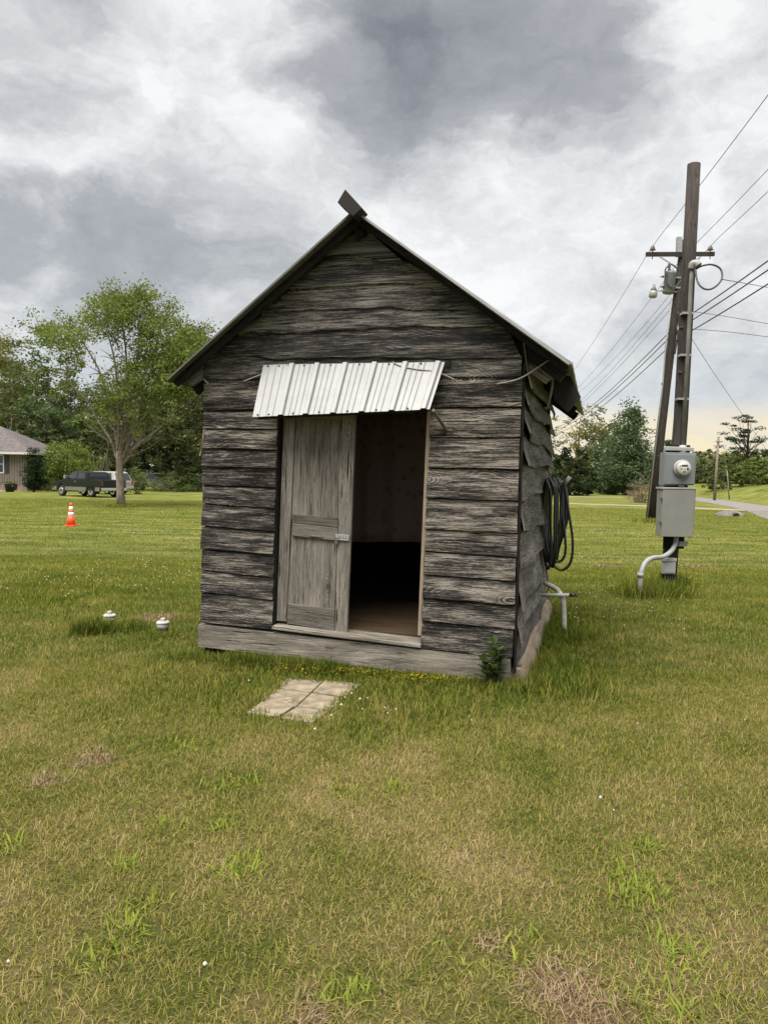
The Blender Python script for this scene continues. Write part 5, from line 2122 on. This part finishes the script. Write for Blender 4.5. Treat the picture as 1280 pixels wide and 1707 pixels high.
# hip roof with fascia
ov = hx(59) - h0[0]
zr = zt + 2.6
mb = MB()
A = [(wall_l - ov, -ov, zt + 0.12), (ov, -ov, zt + 0.12), (ov, 7.5 + ov, zt + 0.12), (wall_l - ov, 7.5 + ov, zt + 0.12), (wall_l + 3.6, 3.75, zr), (-4.2, 3.75, zr)]
o_ = len(mb.v)
mb.v += A
for f in ((0, 1, 5, 4), (1, 2, 5), (2, 3, 4, 5), (3, 0, 4), (3, 2, 1, 0)):
    mb.face(f)
rf = mb.build('roof', 'shingle', house)
mb = MB()
mb.box((wall_l - ov, -ov - 0.03, zt - 0.04), (ov, -ov, zt + 0.15))
mb.build('fascia', 'house_trim', house)
mb = MB()
mb.box((ov, -ov - 0.03, zt - 0.04), (ov + 0.03, 7.5 + ov, zt + 0.15))
mb.build('fascia', 'house_trim', house)
mb = MB()
mb.box((wall_l - ov + 0.01, -ov + 0.003, zt + 0.0), (ov - 0.003, 7.4, zt + 0.02))
mb.build('soffit', 'house_trim', house)
# planters in front
for (px, py, r, h_, lab) in ((17, 820, 0.42, 0.62, 'larger black planter with plants before the house'), (28, 818, 0.28, 0.55, 'smaller black planter beside the larger one')):
    g = on_ground(px, py)
    pl_ = empty('planter', (g[0], g[1], 0), lab, 'planter', 'black planters before the house')
    mb = MB()
    mb.lathe([(r * 0.7, 0), (r, h_), (r * 1.05, h_ + 0.02), (r * 0.9, h_ - 0.02)], (0, 0, 0), (0, 0, 1), 16)
    mb.build('pot', 'pot_black', pl_)
    rngp = np.random.default_rng(int(px))
    c = rngp.normal(size=(160, 3)) * np.array([r * 0.55, r * 0.55, 0.12]) + np.array([0, 0, h_ + 0.12])
    link_mesh('foliage', leaf_mesh('foliage', c, 0.14, rngp, 'leaf_mid', rngp.uniform(0, 1, 160)), pl_)

# ------------------------------------------------------------------ vehicles
def vehicle(name, pos, head, label, prof, roof, paint, lower, dims, group, bed=None, lights='tail_red', extra_windows=()):
    """prof: lower-body side outline [(x,z)], x forward from the rear bumper; roof: greenhouse outline [(x,z,inset)]"""
    L, Wd, rw, wheels = dims
    root = empty(name, (pos[0], pos[1], pos[2]), label, 'vehicle' if 'car' in name else 'truck', group, rz=head)
    hw = Wd / 2
    # body with wheel arches cut in the outline
    out = list(prof)
    mb = MB()
    bot = []
    zb_ = 0.42
    for wx in sorted(wheels, reverse=True):
        bot.append([(wx + (rw + 0.09) * math.cos(a), max(zb_, rw + (rw + 0.09) * math.sin(a))) for a in np.linspace(0.12, PI - 0.12, 10)])
    poly = list(prof) + [(L - 0.15, zb_)]
    for bseg in bot:
        poly += bseg
    poly += [(0.1, zb_)]
    # the side outline is triangulated strip-wise against its mirrored copy
    nP = len(poly)
    bm = bmesh.new()
    vl = [bm.verts.new((x, -hw, z)) for x, z in poly]
    vr = [bm.verts.new((x, hw, z)) for x, z in poly]
    fl_ = bm.faces.new(vl)
    fr_ = bm.faces.new(vr[::-1])
    for i in range(nP):
        j = (i + 1) % nP
        bm.faces.new((vl[j], vl[i], vr[i], vr[j]))
    bmesh.ops.triangulate(bm, faces=[fl_, fr_])
    bmesh.ops.recalc_face_normals(bm, faces=bm.faces)
    me = bpy.data.meshes.new('body')
    bm.to_mesh(me)
    bm.free()
    me.materials.append(MATS[paint])
    o = link_mesh('body', me, root)
    md = o.modifiers.new('bevel', 'BEVEL')
    md.width = 0.05
    md.segments = 3
    md.limit_method = 'ANGLE'
    md.angle_limit = math.radians(40)
    # greenhouse
    nR = len(roof)
    mb = MB()
    for sgn in (-1, 1):
        for (x, z, ins) in roof:
            mb.v.append((x, sgn * (hw - 0.02 - ins), z))
    mb.face([i for i in range(nR)])
    mb.face([nR + i for i in range(nR)][::-1])
    for i in range(nR):
        j = (i + 1) % nR
        mb.face((i, j, nR + j, nR + i))
    mb.build('cab', paint, root, bevel=0.04)
    for (pts, sides) in extra_windows:
        for sgn in sides:
            mb = MB()
            c = [(x, sgn * (hw - 0.02 - ins) + sgn * 0.004, z) for x, z, ins in pts]
            mb.prism(c, (0, sgn * 0.008, 0))
            mb.build('side_window', 'glass_dark', root)
    # lower cladding between the wheels
    for sgn in (-1, 1):
        ws = sorted(wheels)
        for (x0, x1) in ((0.12, ws[0] - rw - 0.12), (ws[0] + rw + 0.12, ws[1] - rw - 0.12), (ws[1] + rw + 0.12, L - 0.2)):
            mb = MB()
            mb.box((x0, sgn * hw - 0.004 * (sgn < 0), zb_ + 0.0), (x1, sgn * (hw + 0.012), zb_ + 0.26))
            mb.build('lower_trim', lower, root)
    for wx in wheels:
        for sgn in (-1, 1):
            wh = bpy.data.objects.new('wheel', None)
            COL.objects.link(wh)
            wh.parent = root
            wh.location = (wx, sgn * (hw - 0.13), rw)
            mb = MB()
            mb.lathe([(rw - 0.1, -0.12), (rw, -0.09), (rw, 0.09), (rw - 0.1, 0.12)], (0, 0, 0), (0, 1, 0), 22)
            mb.build('tyre', 'tyre', wh)
            mb = MB()
            mb.lathe([(rw * 0.62, -0.13), (rw * 0.60, 0.13)], (0, 0, 0), (0, 1, 0), 16)
            mb.build('rim', 'chrome', wh)
            mb = MB()
            mb.lathe([(rw * 0.25, -0.145), (rw * 0.25, 0.145)], (0, 0, 0), (0, 1, 0), 10)
            mb.build('hub', 'screw', wh)
    mb = MB()
    mb.box((-0.12, -hw + 0.02, 0.46), (0.08, hw - 0.02, 0.66))
    mb.build('rear_bumper', 'chrome', root, bevel=0.03)
    mb = MB()
    mb.box((L - 0.14, -hw + 0.02, 0.42), (L + 0.06, hw - 0.02, 0.66))
    mb.build('front_bumper', 'chrome', root, bevel=0.03)
    for sgn in (-1, 1):
        mb = MB()
        mb.box((-0.012, sgn * (hw - 0.20), 0.78), (0.03, sgn * (hw - 0.02), 1.10))
        mb.build('tail_light', lights, root, bevel=0.01)
        mb = MB()
        mb.box((L - 0.04, sgn * (hw - 0.36), 0.75), (L + 0.015, sgn * (hw - 0.06), 0.93))
        mb.build('headlight', 'lamp_glass', root, bevel=0.01)
    return root


def head_of(dx, dy):
    return math.atan2(dy, dx)


g = on_ground(154, 829)
th = math.radians(34)
hd = (-math.cos(th), math.sin(th))
H_ = head_of(*hd)
# rear-left wheel touches the pixel (154, 829)
Lt, Wt, rwt = 5.6, 1.98, 0.39
off = np.array([hd[0] * 1.15 - hd[1] * (Wt / 2 - 0.13), hd[1] * 1.15 + hd[0] * (Wt / 2 - 0.13)])
pos = (g[0] - off[0], g[1] - off[1], 0.0)
prof_t = [(0.0, 0.5), (-0.0, 1.12), (0.03, 1.17), (1.95, 1.20), (3.85, 1.20), (4.2, 1.17), (5.35, 1.03), (5.55, 0.9), (5.6, 0.6)]
roof_t = [(1.62, 1.18, 0.0), (1.74, 1.66, 0.16), (1.9, 1.74, 0.22), (3.3, 1.76, 0.22), (3.5, 1.71, 0.20), (4.2, 1.17, 0.02)]
wins_t = [([(1.85, 1.26, 0.03), (1.92, 1.64, 0.15), (2.72, 1.68, 0.165), (2.72, 1.26, 0.03)], (-1, 1)),
          ([(2.80, 1.26, 0.03), (2.80, 1.68, 0.165), (3.36, 1.68, 0.165), (3.86, 1.26, 0.035)], (-1, 1))]
truck = vehicle('pickup_truck', pos, H_, 'dark green pickup truck with tan lower trim parked behind the lawn tree', prof_t, roof_t, 'truck_green', 'truck_tan', (Lt, Wt, rwt, (1.15, 4.55)), 'vehicles parked by the house', extra_windows=wins_t, lights='tail_dim')
mb = MB()
mb.prism([(1.665, -0.72, 1.24), (1.665, 0.72, 1.24), (1.725, 0.66, 1.62), (1.725, -0.66, 1.62)], (-0.014, 0, 0.002))
mb.build('rear_window', 'glass_dark', truck)
mb = MB()
mb.prism([(4.12, -0.78, 1.245), (4.12, 0.78, 1.245), (3.52, 0.68, 1.70), (3.52, -0.68, 1.70)], (0.014, 0, 0.010))
mb.build('windscreen', 'glass_dark', truck)
mb = MB()
mb.box((-0.022, -0.76, 0.70), (-0.002, 0.76, 1.13))
mb.build('tailgate', 'truck_green', truck, bevel=0.01)
mb = MB()
mb.box((0.10, -0.80, 1.185), (1.60, 0.80, 1.20))
mb.build('bed_cover', 'tyre', truck)
for sgn in (-1, 1):
    mb = MB()
    mb.box((3.75, sgn * 0.98, 1.24), (3.92, sgn * 1.20, 1.45))
    mb.build('mirror', 'chrome', truck, bevel=0.02)
    for x in (2.78, ):
        mb = MB()
        mb.box((x, sgn * 0.992, 1.02), (x + 0.16, sgn * 1.008, 1.06))
        mb.build('door_handle', 'chrome', truck)
# white vehicle beyond it
prof_s = [(0.0, 0.5), (0.0, 1.0), (0.05, 1.05), (2.9, 1.06), (3.7, 1.02), (4.5, 0.92), (4.75, 0.8), (4.8, 0.6)]
roof_s = [(0.02, 1.04, 0.0), (0.38, 1.72, 0.2), (0.6, 1.80, 0.24), (2.6, 1.80, 0.24), (2.9, 1.74, 0.22), (3.7, 1.03, 0.02)]
wins_s = [([(0.45, 1.12, 0.03), (0.65, 1.66, 0.19), (1.35, 1.68, 0.2), (1.35, 1.12, 0.03)], (-1, 1)), ([(1.43, 1.12, 0.03), (1.43, 1.68, 0.2), (2.1, 1.68, 0.2), (2.1, 1.12, 0.03)], (-1, 1)),
          ([(2.18, 1.12, 0.03), (2.18, 1.68, 0.2), (2.75, 1.67, 0.195), (3.4, 1.12, 0.03)], (-1, 1))]
q = at(222, 812, 57.5)
pos = (q[0] - 0.75, q[1] + 0.3, 0)
car = vehicle('parked_car', pos, H_ + 0.15, 'silver white family car half hidden behind the lawn tree trunk', prof_s, roof_s, 'paint_white', 'paint_white', (4.8, 1.85, 0.34, (0.95, 3.75)), 'vehicles parked by the house', extra_windows=wins_s)
mb = MB()
mb.prism([(0.06, -0.74, 1.12), (0.06, 0.74, 1.12), (0.34, 0.64, 1.66), (0.34, -0.64, 1.66)], (-0.014, 0, 0.010))
mb.build('rear_window', 'glass_dark', car)
q = at(268, 812, 76)
car2 = vehicle('parked_car', (q[0] + 1.9, q[1] - 0.3, 0), PI + 0.12, 'old white car behind the rambling shrub under the evergreen', prof_s, roof_s, 'paint_white', 'paint_white', (4.8, 1.85, 0.34, (0.95, 3.75)), 'vehicles parked by the house', extra_windows=wins_s)
# low white picket fence beyond the evergreen trunk
pa, pb_ = at(296, 815, 82), at(352, 815, 82)
fen = empty('picket_fence', (pa[0], pa[1], 0), 'low white picket fence behind the evergreen trunk', 'fence')
npk = 24
Lf_ = float(np.linalg.norm(pb_[:2] - pa[:2]))
for i in range(npk):
    mb = MB()
    x = Lf_ * i / npk
    mb.prism([(x, 0, 0.05), (x + 0.12, 0, 0.05), (x + 0.12, 0, 1.45), (x + 0.06, 0, 1.6), (x, 0, 1.45)], (0, 0.03, 0))
    mb.build('picket', 'paint_white', fen)
for z in (0.35, 1.1):
    mb = MB()
    mb.box((0, 0.032, z), (Lf_, 0.07, z + 0.1))
    mb.build('rail', 'paint_white', fen)

# ------------------------------------------------------------------ grass
def inside_shed(X, Y):
    qx = X - O[0]
    qy = Y - O[1]
    u = qx * ex[0] + qy * ex[1]
    v = qx * ey[0] + qy * ey[1]
    return (u > -0.01) & (u < WD + 0.11) & (v > 0.02) & (v < DEP)


slab_poly = [on_ground(x, y)[:2] for x, y in ((487, 1135), (592, 1146), (517, 1198), (424, 1187))]


def in_poly(X, Y, poly):
    c = np.zeros(len(X), bool)
    j = len(poly) - 1
    for i in range(len(poly)):
        xi, yi = poly[i]
        xj, yj = poly[j]
        c ^= ((yi > Y) != (yj > Y)) & (X < (xj - xi) * (Y - yi) / (yj - yi + 1e-12) + xi)
        j = i
    return c


def blades(name, X, Y, L, Wd, lean, rng, mat, label, rnd=None, z0=0.0, curl=0.5, single=False):
    n = len(X)
    if single:                      # far blades: one triangle each
        a = rng.uniform(0, 2 * PI, n)
        th = lean * rng.uniform(0.25, 1.0, n)
        V = np.empty((n, 3, 3), np.float32)
        B = np.stack([X, Y, np.full(n, z0) - 0.005], 1)
        sv = np.stack([-np.sin(a), np.cos(a), np.zeros(n)], 1) * (Wd * 0.5)[:, None]
        V[:, 0] = B - sv
        V[:, 1] = B + sv
        V[:, 2] = B + np.stack([np.cos(a) * np.sin(th), np.sin(a) * np.sin(th), np.cos(th)], 1) * L[:, None]
        if rnd is None:
            rnd = rng.uniform(0, 1, n)
        me = fast_mesh(name, V.reshape(-1, 3), tris=np.arange(n * 3, dtype=np.int32).reshape(n, 3), rnd=np.repeat(rnd, 3), mat=mat)
        return tag(link_mesh(name, me), label, 'grass', kind='stuff')
    a = rng.uniform(0, 2 * PI, n)
    d = np.stack([np.cos(a), np.sin(a), np.zeros(n)], 1)
    s = np.stack([-np.sin(a), np.cos(a), np.zeros(n)], 1)
    B = np.stack([X, Y, np.full(n, z0) - 0.005], 1)
    th = lean * rng.uniform(0.25, 1.0, n)
    th2 = np.minimum(th * (1 + curl), 1.62)
    upv = np.array([0, 0, 1.0])
    m1 = B + (d * np.sin(th)[:, None] + upv * np.cos(th)[:, None]) * (L * 0.55)[:, None]
    tip = m1 + (d * np.sin(th2)[:, None] + upv * np.cos(th2)[:, None]) * (L * 0.45)[:, None]
    V = np.empty((n, 5, 3), np.float32)
    hw = (Wd * 0.5)[:, None]
    V[:, 0] = B - s * hw
    V[:, 1] = B + s * hw
    V[:, 2] = m1 + s * hw * 0.8
    V[:, 3] = m1 - s * hw * 0.8
    V[:, 4] = tip
    k = np.arange(n, dtype=np.int32) * 5
    q = np.stack([k, k + 1, k + 2, k + 3], 1)
    t3 = np.stack([k + 3, k + 2, k + 4], 1)
    if rnd is None:
        rnd = rng.uniform(0, 1, n)
    me = fast_mesh(name, V.reshape(-1, 3), quads=q, tris=t3, rnd=np.repeat(rnd, 5), mat=mat)
    return tag(link_mesh(name, me), label, 'grass', kind='stuff')


rg_ = np.random.default_rng(3)


def scatter(n, y0, y1, margin=1.3):
    u = rg_.uniform(0, 1, n)
    Y = np.sqrt(y0 * y0 + u * (y1 * y1 - y0 * y0))
    X = rg_.uniform(-1, 1, n) * (0.55 * Y + margin)
    k = ~inside_shed(X, Y) & ~in_poly(X, Y, slab_poly)
    for (x, y, r) in PATCH:
        k &= ~((np.hypot(X - x, Y - y) < r * rg_.uniform(0.3, 1.3, n)) & (rg_.uniform(0, 1, n) < 0.72))
    return X[k], Y[k]


X, Y = scatter(430000, 1.75, 6.2)
blades('near_grass', X, Y, rg_.uniform(0.02, 0.052, len(X)), rg_.uniform(0.002, 0.0042, len(X)), 1.3, rg_, 'blade', 'short dry and green lawn grass in the foreground')
X, Y = scatter(380000, 6.0, 14.0)
blades('middle_grass', X, Y, rg_.uniform(0.03, 0.065, len(X)), rg_.uniform(0.005, 0.010, len(X)), 1.25, rg_, 'blade', 'yellow green lawn grass round the shed', single=True)
X, Y = scatter(300000, 13.5, 46.0, 2.0)
blades('distant_grass', X, Y, rg_.uniform(0.03, 0.065, len(X)), rg_.uniform(0.012, 0.024, len(X)), 1.3, rg_, 'blade', 'yellow green lawn grass towards the trees and the lane', single=True)


# dead straw lying on the bare patches
DX, DY = [], []
for (x, y, r) in PATCH:
    n_ = int(2800 * r * min(1.0, r / 0.1))
    DX.append(x + rg_.normal(size=n_) * r * 0.65)
    DY.append(y + rg_.normal(size=n_) * r * 0.65)
X, Y = np.concatenate(DX), np.concatenate(DY)
k = ~inside_shed(X, Y)
X, Y = X[k], Y[k]
blades('dead_straw', X, Y, rg_.uniform(0.02, 0.06, len(X)), 0.0022 + 0.0005 * Y, 1.55, rg_, 'leaf_straw', 'dead pale straw lying on the bare patches of the lawn', z0=0.012)

# taller dark grass along the foot of the shed and round posts
def strip(p, q, n, spread):
    s = rg_.uniform(0, 1, n)
    X = p[0] + (q[0] - p[0]) * s + rg_.normal(size=n) * spread
    Y = p[1] + (q[1] - p[1]) * s + rg_.normal(size=n) * spread
    return X, Y


SX, SY, SL = [], [], []
A_, B_ = to_world((-0.1, -0.10, 0)), to_world((WD + 0.05, -0.10, 0))
C_ = to_world((WD + 0.24, 0.0, 0))
D_ = to_world((WD + 0.24, DEP + 0.3, 0))
for p, q, n_, spd, l0, l1 in ((A_, B_, 9000, 0.07, 0.05, 0.15), (C_, D_, 6000, 0.07, 0.06, 0.16), (A_, B_, 9000, 0.14, 0.04, 0.09), (C_, D_, 6000, 0.2, 0.05, 0.12),
                              (to_world((0.35, -0.1, 0)), to_world((1.3, -0.12, 0)), 3500, 0.07, 0.10, 0.22)):
    X, Y = strip(p, q, n_, spd)
    SX.append(X)
    SY.append(Y)
    SL.append(rg_.uniform(l0 * 0.8, l1 * 0.72, n_))
for (px, py, sp_, n_, l0, l1) in ((1095, 990, 0.22, 2600, 0.10, 0.30), (1066, 996, 0.12, 900, 0.1, 0.3), (1118, 985, 0.12, 700, 0.15, 0.4), (204, 1051, 0.10, 900, 0.07, 0.15), (152, 1056, 0.08, 1300, 0.12, 0.22),
                                  (272, 1062, 0.10, 500, 0.05, 0.10), (940, 1062, 0.18, 1500, 0.07, 0.2), (905, 1140, 0.25, 2500, 0.06, 0.17), (700, 1150, 0.3, 2500, 0.05, 0.10), (60, 990, 0.9, 9000, 0.05, 0.09),
                                  (202, 845, 0.5, 1500, 0.08, 0.2), (1083, 870, 0.4, 800, 0.1, 0.25), (640, 1180, 0.5, 3000, 0.04, 0.08), (380, 1140, 0.45, 4000, 0.04, 0.09)):
    g = on_ground(px, py)
    SX.append(g[0] + rg_.normal(size=n_) * sp_)
    SY.append(g[1] + rg_.normal(size=n_) * sp_)
    SL.append(rg_.uniform(l0, l1, n_))
X, Y, L = np.concatenate(SX), np.concatenate(SY), np.concatenate(SL)
k = ~inside_shed(X, Y) & ~in_poly(X, Y, slab_poly)
X, Y, L = X[k], Y[k], L[k]
blades('tall_grass', X, Y, L, 0.004 + 0.00045 * Y, 0.75, rg_, 'blade_lush', 'taller dark green grass along the shed, pipes and poles')

# bright crabgrass rosettes in the foreground
CX, CY, CL = [], [], []
for (px, py, sp_, n_) in ((1060, 1480, 0.07, 90), (1085, 1500, 0.07, 110), (1030, 1450, 0.05, 50), (1075, 1415, 0.05, 70), (1135, 1590, 0.06, 80), (400, 1450, 0.07, 90), (375, 1375, 0.06, 50), (180, 1590, 0.06, 60),
                          (215, 1545, 0.05, 50), (205, 1445, 0.04, 30), (245, 1505, 0.04, 30), (270, 1375, 0.05, 40), (570, 1325, 0.06, 60), (660, 1320, 0.05, 50), (570, 1660, 0.06, 50), (20, 1415, 0.05, 40),
                          (400, 1310, 0.07, 40), (300, 1250, 0.08, 60), (1120, 1690, 0.12, 130), (850, 1600, 0.1, 50)):
    g = on_ground(px, py)
    CX.append(g[0] + rg_.normal(size=n_) * sp_ * 0.8)
    CY.append(g[1] + rg_.normal(size=n_) * sp_ * 0.8)
    CL.append(rg_.uniform(0.035, 0.085, n_))
X, Y, L = np.concatenate(CX), np.concatenate(CY), np.concatenate(CL)
blades('crabgrass', X, Y, L, rg_.uniform(0.005, 0.010, len(X)), 1.35, rg_, 'leaf_crab', 'bright green crabgrass tufts scattered in the dry foreground lawn')

# low broad-leaved clover mixed into the sward
rgl = np.random.default_rng(28)
X, Y = scatter(90000, 2.2, 11.0)
kk = (np.sin(X * 2.1 + 1.7 * np.sin(Y * 1.3)) + np.sin(Y * 2.3 + 1.1 * X) + rgl.normal(size=len(X)) * 0.6) > np.where(Y < 5, 1.5, 1.0)
X, Y = X[kk], Y[kk]
cc = np.stack([X, Y, rgl.uniform(0.015, 0.045, len(X))], 1)
tag(link_mesh('clover_leaves', leaf_mesh('clover_leaves', cc, 0.020, rgl, 'leaf_clover', rgl.uniform(0, 1, len(X)), flat=0.75, aspect=0.85)), 'low clover leaves mixed into the lawn', 'clover', kind='stuff')

# small yellow flowering weeds before the sill
rgy = np.random.default_rng(44)
YX, YY = [], []
for (px, py, sp_, n_) in ((500, 1122, 0.12, 160), (560, 1126, 0.12, 130), (690, 1138, 0.14, 220), (740, 1142, 0.12, 120), (620, 1132, 0.15, 60)):
    g = on_ground(px, py)
    YX.append(g[0] + rgy.normal(size=n_) * sp_)
    YY.append(g[1] + rgy.normal(size=n_) * sp_ * 0.4)
YX, YY = np.concatenate(YX), np.concatenate(YY)
kk = ~inside_shed(YX, YY)
yc = np.stack([YX[kk], YY[kk], rgy.uniform(0.03, 0.07, kk.sum())], 1)
tag(link_mesh('yellow_flowers', leaf_mesh('yellow_flowers', yc, 0.022, rgy, 'leaf_flower', rgy.uniform(0, 1, len(yc)), flat=0.4, aspect=0.8)), 'small yellow flowering weeds along the foot of the shed', 'flowers', kind='stuff')

# clover heads
rgc = np.random.default_rng(8)
CP = []
for (px, py) in ((586, 1172), (600, 1177), (612, 1176), (575, 1178), (604, 1192), (641, 1190), (660, 1194), (646, 1206), (569, 1190), (552, 1209), (525, 1226), (415, 1149), (422, 1201), (15, 1632), (342, 1629), (1000, 1341), (1022, 1366), (785, 1212), (1062, 1216), (1240, 1212)):
    g = on_ground(px, py)
    CP.append((g[0], g[1]))
CP = np.array(CP)
X, Y = scatter(4500, 6.0, 26, 1.0)
kk = (np.sin(X * 0.9 + 1.3 * np.sin(Y * 0.35)) + np.sin(Y * 0.8 + X * 0.3) + rgc.normal(size=len(X)) * 0.5) > 0.9
X, Y = X[kk], Y[kk]
fx = np.concatenate([CP[:, 0], X])
fy = np.concatenate([CP[:, 1], Y])
n_ = len(fx)
fz = rgc.uniform(0.035, 0.07, n_)
r = rgc.uniform(0.005, 0.010, n_) * (1 + 0.02 * fy)
oct_v = np.array([(1, 0, 0), (0, 1, 0), (-1, 0, 0), (0, -1, 0), (0, 0, 1), (0, 0, -1)], float)
oct_f = np.array([(0, 1, 4), (1, 2, 4), (2, 3, 4), (3, 0, 4), (1, 0, 5), (2, 1, 5), (3, 2, 5), (0, 3, 5)])
V = np.stack([fx, fy, fz], 1)[:, None, :] + oct_v[None] * r[:, None, None]
T = (np.arange(n_) * 6)[:, None, None] + oct_f[None]
tag(link_mesh('clover_flowers', fast_mesh('clover_flowers', V.reshape(-1, 3), tris=T.reshape(-1, 3), mat='clover_white')), 'small white clover flower heads dotted over the lawn', 'flowers', kind='stuff')

# leafy weed at the shed's right front corner
wb = on_ground(820, 1148)
weed = empty('weed_plant', (wb[0], wb[1], 0), 'dark leafy weed growing at the front right corner of the shed', 'weed')
rw_ = random.Random(4)
stems = [(np.array([0, 0, 0.0]), (823, 1072)), (np.array([-0.03, 0.0, 0.0]), (806, 1102)), (np.array([0.02, 0.01, 0.0]), (835, 1085))]
lv = []
for i, (b0_, (px, py)) in enumerate(stems):
    tip_ = at(px, py, wb[1]) - np.array([wb[0], wb[1], 0])
    mb = MB()
    mb.tube(smooth_path([b0_ + (0, 0, -0.02), b0_ * 0.5 + tip_ * 0.5 + (0.01, -0.01, 0), tip_], 4), 0.005, 6)
    mb.build('stem', 'leaf_weed', weed)
    for k in range(13):
        s = 0.3 + 0.7 * k / 12
        lv.append((b0_ * (1 - s) + tip_ * s, k * 2.4 + i, s))
for (c, a, s) in lv:
    Ln = rw_.uniform(0.09, 0.15) * (1.1 - 0.3 * s)
    el2 = rw_.uniform(0.2, 0.6) + 0.6 * s
    d = np.array([math.cos(a) * math.cos(el2), math.sin(a) * math.cos(el2), math.sin(el2)])
    sd2 = np.array([-math.sin(a), math.cos(a), 0])
    mb = MB()

    def lf(u, v_, c=c, d=d, sd2=sd2, Ln=Ln):
        wdt = 0.026 * math.sin(PI * min(1, u * 0.93 + 0.07)) ** 0.7
        return c + d * Ln * u + sd2 * wdt * (v_ * 2 - 1) + np.array([0, 0, -0.03 * u * u + 0.006 * abs(v_ * 2 - 1)])
    mb.grid(lf, 6, 2)
    o = mb.build('leaf', 'leaf_weed', weed)
    a_ = o.data.attributes.new('rnd', 'FLOAT', 'POINT')
    a_.data.foreach_set('value', [rw_.random()] * len(o.data.vertices))
